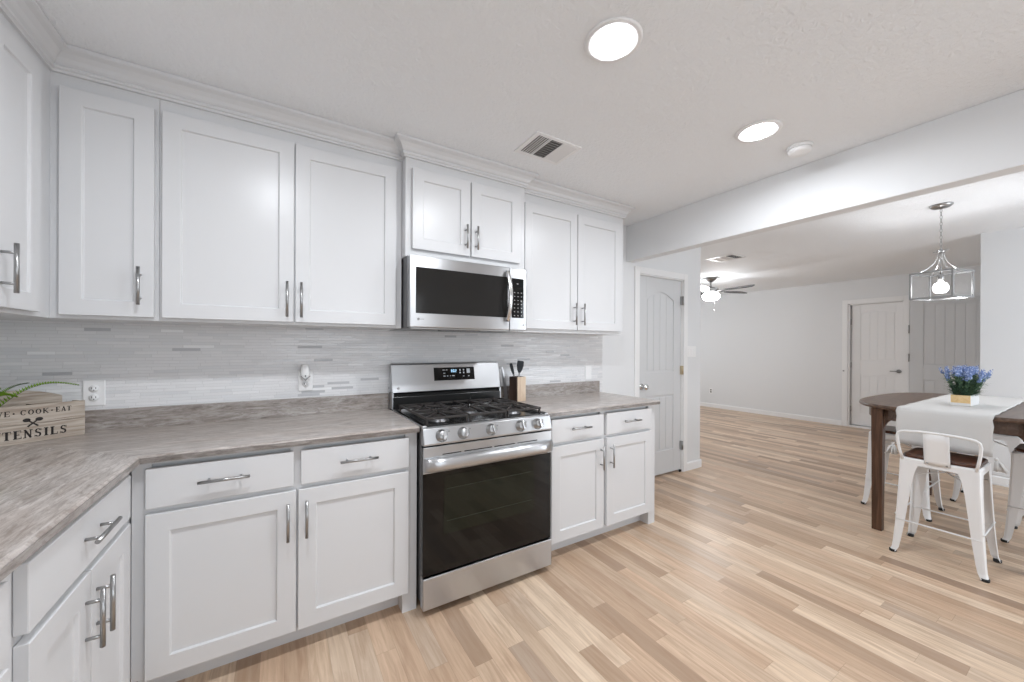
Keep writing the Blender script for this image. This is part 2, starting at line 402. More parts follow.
def pull(c, L, vertical, yf, parent):
    x, z = c; y = yf-.032; mb = MB(); h = L/2; q = h*.62
    if vertical:
        mb.tube([(x, y, z-h), (x, y, z+h)], .006, 12)
        for s in (-1, 1): mb.tube([(x, yf, z+s*q), (x, y, z+s*q)], .0045, 10)
    else:
        mb.tube([(x-h, y, z), (x+h, y, z)], .006, 12)
        for s in (-1, 1): mb.tube([(x+s*q, yf, z), (x+s*q, y, z)], .0045, 10)
    return mb.build('handle', m_nickel, parent)
YF, YD = -.604, -.628
def base_cabinet(loc, rz, X0, X1, units, label, end_right=False, stile_l=.04, stile_r=.04, left_foot=False):
    e = thing('base_cabinet', loc, rz, label, 'cabinet', 'white base cabinets')
    MB().box(X0, X1, YF+.02, -.004, .10, .884).build('cabinet_body', m_cabin, e)
    ff = MB().box(X0, X1, YF, YF+.0198, .872, .884).box(X0, X1, YF, YF+.0198, .10, .13)
    cuts = [X0, units[0][0]+.012]
    for i in range(len(units)-1): cuts += [units[i][1]-.012, units[i+1][0]+.012]
    cuts += [units[-1][1]-.012, X1]
    for i in range(0, len(cuts), 2): ff.box(cuts[i], cuts[i+1], YF, YF+.0198, .13, .872)
    for i in range(1, len(cuts)-1, 2): ff.box(cuts[i], cuts[i+1], YF, YF+.0198, .69, .725)
    if end_right: ff.box(X1-.07, X1, YF, YF+.02, 0, .10)
    ff.build('face_frame', m_cab, e)
    MB().box(X0, X1-(.07 if end_right else 0), YF+.075, YF+.09, 0, .10).build('toe_kick', m_cab, e)
    if end_right:
        MB().box(X1-.07, X1-.001, YF+.02, YF+.09, 0, .10).box(X1-.018, X1, YF+.09, -.004, 0, .10).build('end_panel', m_cab, e)
    return e
def drawer_front(e, x0, x1, z0=.717, z1=.862):
    d = MB().box(x0, x1, YD, YF-.0005, z0, z1).build('drawer', m_cab, e, .003); pull(((x0+x1)/2, (z0+z1)/2+.006), .16, False, YD, d)
def base_door(e, x0, x1, hx, z0=.104, z1=.697):
    d = shaker(x0, x1, z0, z1, YF-.0005, YD).build('door', m_cab, e, .0015, 1); pull((hx, .578), .155, True, YD, d)

e = base_cabinet((0, 0, 0), 0, .612, 1.646, [(.652, 1.113), (1.139, 1.600)], 'white base cabinet with two drawers, left of the stainless range', True)
drawer_front(e, .652, 1.113); drawer_front(e, 1.139, 1.600); base_door(e, .652, 1.122, 1.092); base_door(e, 1.130, 1.600, 1.160)
e = base_cabinet((0, 0, 0), 0, 2.422, 3.458, [(2.474, 2.908), (2.935, 3.394)], 'white base cabinet between the range and the pantry door', True)
drawer_front(e, 2.474, 2.908); drawer_front(e, 2.935, 3.394); base_door(e, 2.474, 2.911, 2.880); base_door(e, 2.939, 3.394, 2.972)
# left wall run: local x -> world Y
e = base_cabinet((0, 0, 0), PI/2, -1.348, -.02, [(-1.290, -.675)], 'white corner base cabinet on the left with one wide drawer', False)
drawer_front(e, -1.290, -.677)
base_door(e, -1.288, -.996, -1.028); base_door(e, -.990, -.677, -.958)
e = base_cabinet((0, 0, 0), PI/2, -2.30, -1.352, [(-2.26, -1.356)], 'white base cabinet cut off at the left edge of the view', False)
drawer_front(e, -2.26, -1.356); base_door(e, -2.26, -1.812, -1.845); base_door(e, -1.804, -1.356, -1.77)

# worktops
def wt_profile(yf):      # (y, z) with rolled front edge
    r = .012
    return [(-.022, .914), (yf+r, .914)]+[(yf+r-r*math.sin(a), .914-r+r*math.cos(a)) for a in (PI/6, PI/3, PI/2)]+[(yf, .890), (yf+.004, .886), (-.022, .886)]
E_ = -.640
def slab_x(xl_wall, xl_front, x1):     # sheared start for the mitre
    P = wt_profile(E_); mb = MB(); n = len(P)
    def xs(y): return xl_wall+(xl_front-xl_wall)*((y+.022)/(E_+.022))
    vs = [(xs(y), y, z) for y, z in P]+[(x1, y, z) for y, z in P]
    fs = [list(range(n)), list(range(n, 2*n))]+[(i, (i+1) % n, n+(i+1) % n, n+i) for i in range(n)]
    return mb.add(vs, fs)
wt = thing('worktop', (.65, -.65, .886), 0, 'grey driftwood laminate L-shaped worktop left of the range', 'worktop')
def shift(o, p):
    for v in o.data.vertices: v.co -= Vector(p)
s1 = slab_x(.022, -E_, 1.6475).build('worktop_slab', m_lamx, wt); shift(s1, (.65, -.65, .886))
mb = slab_x(.022, -E_, 2.3)
mb.v = [(-y, -x, z) for x, y, z in mb.v]
s2 = mb.build('worktop_slab', m_lamy, wt); shift(s2, (.65, -.65, .886))
e1 = MB().box(-E_+.002, 1.6475, E_-.0016, E_+.0002, .8865, .9065).build('edge_band', m_lamx_edge, wt); shift(e1, (.65, -.65, .886))
e2 = MB().box(-E_-.0002, -E_+.0016, -2.3, E_, .8865, .9065).build('edge_band', m_lamy_edge, wt); shift(e2, (.65, -.65, .886))
u1 = MB().box(.022, 1.6475, -.022, -.0065, .887, 1.012).build('upstand', m_lamx_up, wt, .003); shift(u1, (.65, -.65, .886))
u2 = MB().box(.0065, .022, -2.3, -.0065, .887, 1.012).build('upstand', m_lamy_up, wt, .003); shift(u2, (.65, -.65, .886))
wt2 = thing('worktop', (2.95, -.3, .886), 0, 'short grey driftwood laminate worktop right of the range', 'worktop')
s1 = slab_x(2.4195, 2.4195, 3.470).build('worktop_slab', m_lamx, wt2); shift(s1, (2.95, -.3, .886))
e1 = MB().box(2.4195, 3.470, E_-.0016, E_+.0002, .8865, .9065).build('edge_band', m_lamx_edge, wt2); shift(e1, (2.95, -.3, .886))
u1 = MB().box(2.4195, 3.470, -.022, -.0065, .887, 1.012).build('upstand', m_lamx_up, wt2, .003); shift(u1, (2.95, -.3, .886))

# wall cabinets
ZB, ZT = 1.408, 2.40
def wall_cabinet(name, rz, X0, X1, yf, zb, doors, label, zd0=1.422, zd1=2.298, frame_rail=.0):
    e = thing(name, (0, 0, 0), rz, label, 'cabinet', 'white wall cabinets')
    MB().box(X0, X1, yf, -.0065, zb, ZT).build('cabinet_body', m_cab, e, .002)
    for x0, x1, hx, hz, hl in doors:
        d = shaker(x0, x1, zd0, zd1, yf-.0005, yf-.022, .062).build('door', m_cab, e, .0015, 1)
        if hx is not None: pull((hx, hz), hl, True, yf-.022, d)
    return e
YW = -.303
wall_cabinet('wall_cabinet', 0, .307, .6215, YW, ZB, [(.338, .609, .568, 1.548, .155)], 'narrow single-door white wall cabinet in the corner')
wall_cabinet('wall_cabinet', 0, .6225, 1.649, YW, ZB, [(.634, 1.119, 1.090, 1.53, .17), (1.125, 1.614, 1.150, 1.53, .17)], 'wide two-door white wall cabinet left of the microwave')
wall_cabinet('wall_cabinet', 0, 2.440, 3.447, YW, ZB, [(2.474, 2.938, 2.905, 1.547, .16), (2.945, 3.398, 2.985, 1.547, .16)], 'two-door white wall cabinet right of the microwave', 1.432, 2.288)
wall_cabinet('wall_cabinet', 0, 1.651, 2.438, -.37, 1.805, [(1.685, 2.036, 2.003, 1.955, .14), (2.044, 2.392, 2.072, 1.955, .14)], 'short two-door white wall cabinet above the microwave', 1.848, 2.296)
wall_cabinet('wall_cabinet', PI/2, -1.0, -.0065, YW-.005, ZB, [(-.70, -.425, -.652, 1.543, .155), (-.985, -.708, -.755, 1.543, .155)], 'white wall cabinet on the left side wall, cut off by the view')

# crown moulding: profile swept with mitres along the cabinet fronts
PROF = [(.0, 2.352), (.010, 2.352), (.010, 2.362), (.016, 2.365), (.018, 2.372), (.013, 2.378), (.022, 2.386), (.030, 2.40), (.044, 2.414), (.060, 2.422), (.064, 2.426), (.064, 2.4385), (0, 2.4385)]
def crown(path, label, start_open=True):
    n = len(path); rings = []
    for i, p in enumerate(path):
        def nrm(a, b):
            d = Vector((b[0]-a[0], b[1]-a[1])).normalized(); return Vector((d.y, -d.x))
        if i == 0: k = nrm(path[0], path[1]); sc = 1
        elif i == n-1: k = nrm(path[-2], path[-1]); sc = 1
        else:
            a, b = nrm(path[i-1], p), nrm(p, path[i+1]); k = (a+b).normalized(); sc = 1/max(.3, k.dot(a))
        rings.append([(p[0]+k.x*o_*sc, p[1]+k.y*o_*sc, z) for o_, z in PROF])
    o = MB().loft(rings, True, False).build('crown_molding', m_cab)
    return tag(o, label, 'crown molding', 'white crown moldings')
crown([(.308, -1.0), (.308, YW-.001), (1.6495, YW-.001)], 'white crown molding above the left wall cabinets, turning the corner')
crown([(1.650, -.345), (1.650, -.371), (2.439, -.371), (2.439, -.345)], 'white crown molding stepping forward above the microwave cabinet')
crown([(2.4405, YW-.001), (3.448, YW-.001), (3.448, -.0065)], 'white crown molding above the wall cabinet near the beam')

# ------------------------------------------------------------------ range
rg = thing('gas_range', (2.034, -.35, 0), 0, 'stainless steel gas range with five knobs and black oven glass', 'range')
def R(mb, name, m, parent=None, bevel=0, label=None):
    o = mb.build(name, m, None, bevel); 
    for v in o.data.vertices: v.co -= Vector((2.034, -.35, 0))
    o.parent = parent or rg
    if label: o['label'] = label
    return o
RX0, RX1 = 1.654, 2.414
R(MB().box(RX0, RX1, -.655, -.035, .05, .895), 'range_body', m_steeld, None, .002, 'dark painted side of the range')
for sx in (RX0+.04, RX1-.04):
    for sy in (-.62, -.08): R(MB().lathe([(0, 0), (.02, 0), (.02, .03), (.012, .03), (.012, .0505), (0, .0505)], (sx, sy, 0), 12), 'leg', m_rubber)
# cooktop: steel rim with recessed black tray
ck = R(MB().box(RX0-.002, RX0+.022, -.665, -.105, .895, .918).box(RX1-.022, RX1+.002, -.665, -.105, .895, .918).box(RX0+.022, RX1-.022, -.125, -.105, .895, .916), 'cooktop_rim', m_steel, None, .004)
R(MB().box(RX0+.022, RX1-.022, -.645, -.125, .893, .902).box(RX0+.0225, RX1-.0225, -.664, -.645, .895, .914), 'cooktop', m_black)
burn = [(1.80, -.50, .045), (1.80, -.25, .036), (2.034, -.375, .05), (2.268, -.50, .042), (2.268, -.25, .032)]
for bx, by, br in burn:
    b = R(MB().lathe([(0, .902), (br*1.25, .902), (br*1.25, .908), (br, .912), (br, .922), (0, .922)], (bx, by, 0), 28), 'burner', m_steeld)
    R(MB().lathe([(0, .922), (br*.9, .922), (br*.92, .928), (br*.8, .932), (0, .932)], (bx, by, 0), 28), 'burner_cap', m_iron, b)
gz0, gz1 = .938, .950
for gi, (gx0, gx1) in enumerate(((1.682, 1.912), (1.918, 2.150), (2.156, 2.386))):
    g = MB(); y0, y1 = -.635, -.135; tb = .011
    g.box(gx0, gx1, y0, y0+tb, gz0, gz1).box(gx0, gx1, y1-tb, y1, gz0, gz1).box(gx0, gx0+tb, y0+tb, y1-tb, gz0, gz1).box(gx1-tb, gx1, y0+tb, y1-tb, gz0, gz1)
    ym = (y0+y1)/2; xm = (gx0+gx1)/2
    cs = [(xm, -.50), (xm, -.25)] if gi != 1 else [(xm, -.375)]
    if gi != 1: g.box(gx0+tb, gx1-tb, ym-tb/2, ym+tb/2, gz0, gz1)
    for cx_, cy_ in cs:
        for ang in range(0, 360, 45 if gi != 1 else 60):
            a = math.radians(ang+(0 if gi != 1 else 30)); dx, dy = math.cos(a), math.sin(a)
            lim = []
            if abs(dx) > 1e-6: lim.append(((gx1 if dx > 0 else gx0)-cx_)/dx)
            if abs(dy) > 1e-6:
                yt = (y1 if dy > 0 else y0) if gi == 1 else ((y1 if dy > 0 else ym) if cy_ > ym else (ym if dy > 0 else y0)); lim.append((yt-cy_)/dy)
            L1 = min(lim)-.004; L0 = .024; p, q = Vector((cx_+dx*L0, cy_+dy*L0)), Vector((cx_+dx*L1, cy_+dy*L1)); nn = Vector((-dy, dx))*.0048
            lo, hi = gz0+.001, gz1+.004
            g.add([(p.x+nn.x, p.y+nn.y, lo+.006), (p.x-nn.x, p.y-nn.y, lo+.006), (q.x-nn.x, q.y-nn.y, lo), (q.x+nn.x, q.y+nn.y, lo),
                   (p.x+nn.x, p.y+nn.y, hi), (p.x-nn.x, p.y-nn.y, hi), (q.x-nn.x, q.y-nn.y, gz1), (q.x+nn.x, q.y+nn.y, gz1)],
                  [(0, 1, 2, 3), (4, 7, 6, 5), (0, 4, 5, 1), (1, 5, 6, 2), (2, 6, 7, 3), (3, 7, 4, 0)])
    for fx in (gx0+.002, gx1-.012):
        for fy in (y0+.002, y1-.012): g.box(fx, fx+.01, fy, fy+.01, .9022, gz0)
    R(g, 'grate', m_iron, None, .002)
# control panel (slanted)
cp = R(MB().prism([(-.648, .893), (-.665, .912), (-.682, .905), (-.702, .835), (-.70, .826), (-.656, .826)], 'x', RX0-.004, RX1+.003), 'control_panel', m_steel, None, .003)
for kx in (1.742, 1.857, 2.019, 2.203, 2.318):
    c = Vector((kx, -.692, .867)); ax = Vector((0, -.963, .27)).normalized(); mb = MB()
    uu_ = Vector((1, 0, 0)); vv_ = ax.cross(uu_)
    prof = [(.0, -.004), (.031, -.004), (.031, .003), (.0245, .005), (.0235, .028), (.020, .031), (.0, .031)]
    mb.loft([[tuple(c+ax*h+(uu_*math.cos(2*PI*k/28)+vv_*math.sin(2*PI*k/28))*r) for k in range(28)] for r, h in prof])
    kb = R(mb, 'knob', m_nickel)
    g = MB(); a0 = .55 if kx < 1.9 else .25
    d = uu_*math.cos(PI/2-a0+.4)+vv_*math.sin(PI/2-a0+.4); e_ = ax.cross(d)
    P = [c+d*s*.0215+e_*q*.006+ax*h for h in (.030, .044) for s, q in ((-1, -1), (1, -1), (1, 1), (-1, 1))]
    g.add([tuple(p) for p in P], [(0, 1, 2, 3), (4, 7, 6, 5), (0, 4, 5, 1), (1, 5, 6, 2), (2, 6, 7, 3), (3, 7, 4, 0)])
    R(g, 'knob_grip', m_chrome, kb, .002)
    R(MB().box(kx+.036, kx+.044, -.690, -.6865, .882, .888), 'dial_mark', m_greymark, kb)
# oven door
dr = R(MB().box(RX0-.005, RX1+.004, -.69, -.657, .193, .818), 'oven_door', m_glass_black, None, .003, 'black glass oven door')
R(MB().box(RX0-.0055, RX1+.0045, -.698, -.688, .692, .819), 'door_top_band', m_steel, dr, .003, 'stainless band across the top of the oven door')
R(MB().box(1.757, 2.298, -.6915, -.6898, .378, .668), 'oven_window', m_oven_win, dr)
rk = MB()
for zz in (.44, .60): rk.box(1.77, 2.285, -.6922, -.6912, zz, zz+.002)
R(rk, 'rack_line', mat('rack_glint', (.035, .04, .03), .3), dr)
hb = MB(); n = 30; rings = []
for i in range(n+1):
    a = i/n; xx = RX0-.004+(RX1-RX0+.007)*a; e1_ = min(1, min(a, 1-a)*n/3.0); k = .012+.030*math.sin(e1_*PI/2)
    rings.append([(xx, -.698, .700), (xx, -.698-k*.55, .702), (xx, -.698-k*.92, .712), (xx, -.698-k, .730), (xx, -.698-k*.95, .748), (xx, -.698-k*.75, .760), (xx, -.698-k*.45, .766), (xx, -.698, .767)])
R(hb.loft(rings), 'handle', m_steel, dr)
for a_, b_ in ((1.745, 1.845), (1.862, 2.02), (2.035, 2.165), (2.18, 2.315)):
    R(MB().box(a_, b_, -.6986, -.6975, .774, .779), 'vent_slot', m_black, dr)
dw = R(MB().box(RX0-.005, RX1+.005, -.70, -.657, .036, .188), 'storage_drawer', m_steel, None, .004)
# backguard
bg = R(MB().prism([(-.03, .895), (-.10, .895), (-.10, .99), (-.075, 1.02), (-.03, 1.19)], 'x', RX0, RX1), 'backguard', m_black, None, .002, 'black lower back of the range')
R(MB().prism([(-.028, 1.018), (-.098, 1.018), (-.066, 1.188), (-.060, 1.197), (-.028, 1.197)], 'x', RX0-.003, RX1+.003), 'backguard_panel', m_steel, bg, .003, 'stainless control backguard')
R(MB().box(RX0-.004, RX0+.006, -.10, -.024, .9185, 1.0175), 'backguard_edge', m_steel, bg); R(MB().box(RX1-.006, RX1+.004, -.10, -.024, .9185, 1.0175), 'backguard_edge', m_steel, bg)
def bgp(x, z, off=.0012):   # point on slanted panel
    f = (z-1.018)/.17; return (x, -.098+f*.032-off, z)
def bgq(mb, x0, x1, z0, z1, off):
    mb.add([bgp(x0, z0, off), bgp(x1, z0, off), bgp(x1, z1, off), bgp(x0, z1, off), bgp(x0, z0, -.001), bgp(x1, z0, -.001), bgp(x1, z1, -.001), bgp(x0, z1, -.001)], [(0, 1, 2, 3), (0, 3, 7, 4), (1, 5, 6, 2), (3, 2, 6, 7), (0, 4, 5, 1)])
mb = MB(); bgq(mb, 1.925, 2.217, 1.082, 1.166, .0015); mb.cur = 1
for (a, b, c_, d_) in ((1.985, 2.002, 1.148, 1.152), (2.008, 2.020, 1.148, 1.152), (1.99, 2.004, 1.127, 1.131), (1.99, 2.004, 1.108, 1.112), (2.014, 2.024, 1.108, 1.112), (2.036, 2.044, 1.108, 1.112),
                   (2.052, 2.070, 1.108, 1.113), (2.106, 2.116, 1.143, 1.153), (2.106, 2.116, 1.125, 1.135), (2.132, 2.142, 1.143, 1.153), (2.132, 2.142, 1.125, 1.135), (2.160, 2.184, 1.126, 1.156), (2.13, 2.14, 1.104, 1.109), (2.168, 2.178, 1.104, 1.109)):
    bgq(mb, a, b, c_, d_, .0022)
SEG = {'8': 'abcdefg', '0': 'abcdef', '2': 'abged', '3': 'abgcd'}
mb.cur = 2
def seg7(ch, x, z, w_, h_, q=.0022):
    for s in SEG[ch]:
        r_ = {'a': (x, x+w_, z+h_-q, z+h_), 'g': (x, x+w_, z+h_/2-q/2, z+h_/2+q/2), 'd': (x, x+w_, z, z+q), 'f': (x, x+q, z+h_/2, z+h_), 'b': (x+w_-q, x+w_, z+h_/2, z+h_), 'e': (x, x+q, z, z+h_/2), 'c': (x+w_-q, x+w_, z, z+h_/2)}[s]
        bgq(mb, *r_, .0024)
seg7('8', 2.046, 1.134, .009, .018); seg7('0', 2.061, 1.134, .009, .018); seg7('2', 2.075, 1.134, .009, .018)
bgq(mb, 2.057, 2.059, 1.138, 1.141, .0024); bgq(mb, 2.057, 2.059, 1.145, 1.148, .0024)
dsp = R(mb, 'display', [m_glass_black, m_print, m_digits], bg)
mb = MB(); cc = Vector(bgp(1.690, 1.045, 0)); mb.lathe([(0, 0), (.008, 0), (.008, -.002), (0, -.002)], tuple(cc), 16, 'y'); R(mb, 'round_badge', m_greymark, bg)

# ------------------------------------------------------------------ microwave
mw = thing('microwave', (2.034, -.2, 1.41), 0, 'stainless over-the-range microwave with black glass door', 'microwave')
def W(mb, name, m, parent=None, bevel=0, label=None):
    o = mb.build(name, m, None, bevel)
    for v in o.data.vertices: v.co -= Vector((2.034, -.2, 1.41))
    o.parent = parent or mw
    if label: o['label'] = label
    return o
MX0, MX1, MZ0, MZ1 = 1.655, 2.410, 1.403, 1.8045
W(MB().box(MX0, MX1-.002, -.395, -.012, MZ0+.004, MZ1), 'microwave_body', m_steeld, None, .002)
W(MB().box(MX0+.01, MX1-.012, -.425, -.395, MZ0-.002, MZ0+.012), 'bottom_grille', m_nickel, None, .003)
W(MB().box(1.86, 2.10, -.40, -.32, MZ0-.004, MZ0+.0038), 'light_housing', m_black)
DXR = 2.283
md = W(MB().box(MX0, DXR, -.4435, -.396, MZ0+.006, MZ1-.004), 'door', m_steel, None, .006)
W(MB().box(1.688, 2.268, -.4455, -.442, 1.487, 1.738), 'door_glass', m_mw_win, md, .001)
rings = []
for i in range(21):
    a = i/20; zz = 1.462+.313*a; bow = .014+.036*math.sin(PI*a)
    rings.append([(2.262+dx, -.4435-bow+dy, zz) for dx, dy in ((-.016, .004), (-.010, -.005), (.010, -.005), (.016, .004), (.010, .009), (-.010, .009))])
W(MB().loft(rings).box(2.252, 2.272, -.455, -.443, 1.464, 1.482).box(2.252, 2.272, -.455, -.443, 1.755, 1.773), 'handle', m_chrome, md)
cpn = W(MB().box(DXR+.003, MX1, -.4435, -.396, MZ0+.006, MZ1-.004), 'control_panel', m_steel, None, .006)
mb = MB().box(2.297, 2.384, -.4455, -.442, 1.488, 1.735); mb.cur = 1
for r_ in range(7):
    for c_ in range(3):
        a = 2.308+c_*.026; b = 1.500+r_*.024
        mb.box(a+.004, a+.012, -.4459, -.4452, b, b+.0042)
mb.box(2.332, 2.344, -.4459, -.4452, 1.700, 1.704); mb.box(2.362, 2.372, -.4459, -.4452, 1.59, 1.602)
W(mb, 'keypad', [m_glass_black, m_greymark2], cpn)
W(MB().lathe([(0, 0), (.007, 0), (.007, -.0015), (0, -.0015)], (1.703, -.4437, 1.455), 16, 'y').box(1.714, 1.735, -.4448, -.443, 1.453, 1.457), 'round_badge', m_greymark, md)
W(MB().lathe([(0, 0), (.005, 0), (.005, -.0015), (0, -.0015)], (2.385, -.4437, 1.445), 16, 'y'), 'round_badge', m_greymark, cpn)

# ------------------------------------------------------------------ outlets and switch
def outlet(x, z, label, plug=False, blank=False, wide=.072, y=-.0065, name='wall_outlet', cat='outlet'):
    e = thing(name, (x, y, z), 0, label, cat, None)
    MB().box(-wide/2, wide/2, -.006, 0, -.058, .058).build('cover_plate', m_plastic, e, .003)
    if not blank:
        for s in (-1, 1):
            f = MB().lathe([(0, 0), (.0165, 0), (.0165, -.003), (0, -.003)], (0, -.0055, s*.0205), 24, 'y').build('socket_face', m_plastic, e)
            MB().box(-.0075, -.0055, -.0092, -.0083, s*.0205-.002, s*.0205+.007).box(.0055, .0075, -.0092, -.0083, s*.0205-.002, s*.0205+.006).box(-.002, .002, -.0092, -.0083, s*.0205-.009, s*.0205-.005).build('socket_slot', m_slot, f)
    return e
outlet(.343, 1.088, 'white outlet on the tile just right of the utensil crate')
outlet(1.187, 1.109, 'white outlet on the tile midway between crate and range')
outlet(3.345, 1.085, 'blank white cover plate near the right end of the tile', blank=True, cat='cover plate', name='blank_plate')
pf = thing('plug_in_freshener', (1.184, -.0165, 1.150), 0, 'white plug-in air freshener in the middle outlet', 'air freshener')
MB().loft([[(math.cos(2*PI*k/20)*r*1.0, -.022+math.sin(2*PI*k/20)*r*.8, z) for k in range(20)] for r, z in ((.017, -.035), (.023, -.02), (.024, .0), (.021, .03), (.018, .05), (.014, .054))]).build('freshener_body', m_plastic, pf, 0)
MB().prism([(-.026, -.012), (-.020, -.012), (.0, -.030), (.020, -.012), (.026, -.012), (.0, -.040)], 'y', -.047, -.040).build('vent_chevron', m_greymark, pf)
MB().lathe([(0, 0), (.004, 0), (.004, -.003), (0, -.003)], (0, -.0395, -.012), 12, 'y').build('indicator', m_slot, pf)
ws = thing('light_switch', (4.835, 0, 1.265), 0, 'white three-gang light switch on the wall beside the pantry door', 'light switch')
MB().box(-.078, .078, -.006, 0, -.058, .058).build('cover_plate', m_plastic, ws, .003)
for k in (-1, 0, 1): MB().box(k*.046-.016, k*.046+.016, -.009, -.0055, -.033, .033).build('rocker', m_plastic, ws, .002)
fo = thing('wall_outlet', (9.19, 2.356, .36), -PI/2, 'small white outlet low on the far living room wall', 'outlet')
MB().box(-.036, .036, -.006, 0, -.058, .058).build('cover_plate', m_plastic, fo, .003)
MB().box(-.016, .016, -.008, -.0055, .008, .036).box(-.016, .016, -.008, -.0055, -.036, -.008).build('socket_face', m_slot, fo)

# ------------------------------------------------------------------ ceiling fittings
def downlight(x, y, label):
    e = thing('recessed_light', (x, y, ZC), 0, label, 'ceiling light', 'round recessed ceiling lights')
    MB().lathe([(.073, 0), (.104, 0), (.104, -.004), (.098, -.009), (.078, -.0065), (.073, -.003)], (0, 0, -.0003), 48).build('light_trim', m_trim, e)
    MB().lathe([(0, -.0015), (.068, -.0015), (.068, -.007), (.062, -.0125), (.04, -.0155), (0, -.016)], (0, 0, 0), 48).build('diffuser', m_led, e)
    area('downlight_lamp', (x, y, ZC-.0185), (0, 0, 0), .12, .12, 9.8, (.91, .95, 1), 'DISK', math.radians(172))
    return e
downlight(2.112, -1.452, 'round recessed ceiling light above the range, nearest the camera')
downlight(3.194, -1.436, 'round recessed ceiling light beside the smoke detector')
downlight(1.03, -1.45, 'round recessed ceiling light over the left end of the kitchen')
sd = thing('smoke_detector', (3.56, -1.478, ZC), 0, 'small white round smoke detector on the ceiling by the beam', 'smoke detector')
MB().lathe([(0, 0), (.062, 0), (.062, -.012), (0, -.012)], (0, 0, -.0005), 32).build('mounting_base', m_plastic, sd)
MB().lathe([(0, -.012), (.056, -.0125), (.055, -.030), (.045, -.040), (0, -.044)], (0, 0, 0), 32).build('detector_cap', m_plastic, sd)
def vent(loc, w_, d_, rz, label, fr=(.02, .34, .36, .66, .68, .98)):
    e = thing('ceiling_vent', loc, rz, label, 'vent')
    hw, hd = w_/2, d_/2; b = .022
    fm = MB().box(-hw, hw, -hd, -hd+b, -.007, -.0004).box(-hw, hw, hd-b, hd, -.007, -.0004).box(-hw, -hw+b, -hd+b, hd-b, -.007, -.0004).box(hw-b, hw, -hd+b, hd-b, -.007, -.0004)
    iw = w_-2*b; xs = [-hw+b+iw*q for q in (.32, .345, .645, .67)]
    fm.box(xs[0], xs[1], -hd+b, hd-b, -.006, -.0004).box(xs[2], xs[3], -hd+b, hd-b, -.006, -.0004)
    fm.build('vent_frame', m_trim, e, .0015)
    MB().box(-hw+b, hw-b, -hd+b, hd-b, -.0012, -.0004).build('duct_shadow', m_interior, e)
    for k, (a, c, tilt) in enumerate(((-hw+b, xs[0], 1), (xs[1], xs[2], 0), (xs[3], hw-b, -1))):
        mb = MB(); n = 9
        if tilt == 0:
            for i in range(n):
                y = -hd+b+(d_-2*b)*(i+.5)/n; mb.add([(a, y-.004, -.006), (c, y-.004, -.006), (c, y+.003, -.0016), (a, y+.003, -.0016)], [(0, 1, 2, 3)])
        else:
            m_ = 6
            for i in range(m_):
                x = a+(c-a)*(i+.5)/m_; mb.add([(x-tilt*.0065, -hd+b, -.006), (x-tilt*.0065, hd-b, -.006), (x+tilt*.004, hd-b, -.0016), (x+tilt*.004, -hd+b, -.0016)], [(0, 1, 2, 3)])
        lo = mb.build('louvre', m_trim, e); sl_ = lo.modifiers.new('s', 'SOLIDIFY'); sl_.thickness = .0008
    return e
vent((2.367, -.715, ZC), .31, .235, 0, 'white rectangular ceiling vent above the range')
vent((5.86, .20, ZC), .33, .30, PI/2, 'white ceiling vent in the living room near the fan')

# pendant
pn = thing('pendant_light', (5.515, -1.672, 0), math.radians(-15), 'square glass lantern pendant with nickel frame hanging over the dining table', 'pendant light')
MB().lathe([(0, 2.4395), (.065, 2.4395), (.065, 2.432), (.050, 2.418), (.012, 2.412), (0, 2.412)], (0, 0, 0), 32).build('canopy', m_nickel, pn)
ch = MB(); z = 2.412; k = 0
while z > 2.085:
    pts = []
    for i in range(10):
        a = 2*PI*i/10; dx, dz = .0065*math.cos(a), .016*math.sin(a)
        pts.append((dx if k % 2 else 0, 0 if k % 2 else dx, z-.016+dz))
    ch.tube(pts, .0018, 6, closed=True); z -= .0265; k += 1
ch.build('chain', m_nickel, pn)
MB().tube([(-.045, 0, 2.075), (.045, 0, 2.075)], .005, 8).tube([(0, -.045, 2.075), (0, .045, 2.075)], .005, 8).tube([(0, 0, 2.09), (0, 0, 2.02)], .010, 10).build('hanger', m_nickel, pn)
hs = .122; zt, zb_ = 1.905, 1.705
for sx, sy in ((1, 1), (1, -1), (-1, 1), (-1, -1)):
    pts = []
    for i in range(13):
        a = i/12; r = .012+(hs-.014)*(a**1.9); pts.append((sx*r*1.0, sy*r*1.0, 2.06-(2.06-zt)*(1-(1-a)**1.5)))
    MB().tube(pts, .0042, 8).build('arm', m_chrome, pn)
fr = MB(); q = .0065
for zz in (zt, zb_):
    fr.box(-hs, hs, -hs-q, -hs+q, zz-q, zz+q).box(-hs, hs, hs-q, hs+q, zz-q, zz+q).box(-hs-q, -hs+q, -hs-q, hs+q, zz-q, zz+q).box(hs-q, hs+q, -hs-q, hs+q, zz-q, zz+q)
for sx in (-1, 1):
    for sy in (-1, 1): fr.box(sx*hs-q, sx*hs+q, sy*hs-q, sy*hs+q, zb_, zt)
fr.build('lantern_frame', m_nickel, pn, .001)
for i, (a, b) in enumerate((((-hs, -hs), (hs, -hs)), ((hs, -hs), (hs, hs)), ((hs, hs), (-hs, hs)), ((-hs, hs), (-hs, -hs)))):
    dx, dy = (b[0]-a[0]), (b[1]-a[1]); L = math.hypot(dx, dy); dx, dy = dx/L, dy/L; nx, ny = -dy*.0015, dx*.0015; c0 = .006
    A = (a[0]+dx*c0, a[1]+dy*c0); B_ = (b[0]-dx*c0, b[1]-dy*c0)
    MB().prism([(A[0]-nx, A[1]-ny), (B_[0]-nx, B_[1]-ny), (B_[0]+nx, B_[1]+ny), (A[0]+nx, A[1]+ny)], 'z', zb_+.006, zt-.006).build('glass_pane', m_lamp_glass, pn)
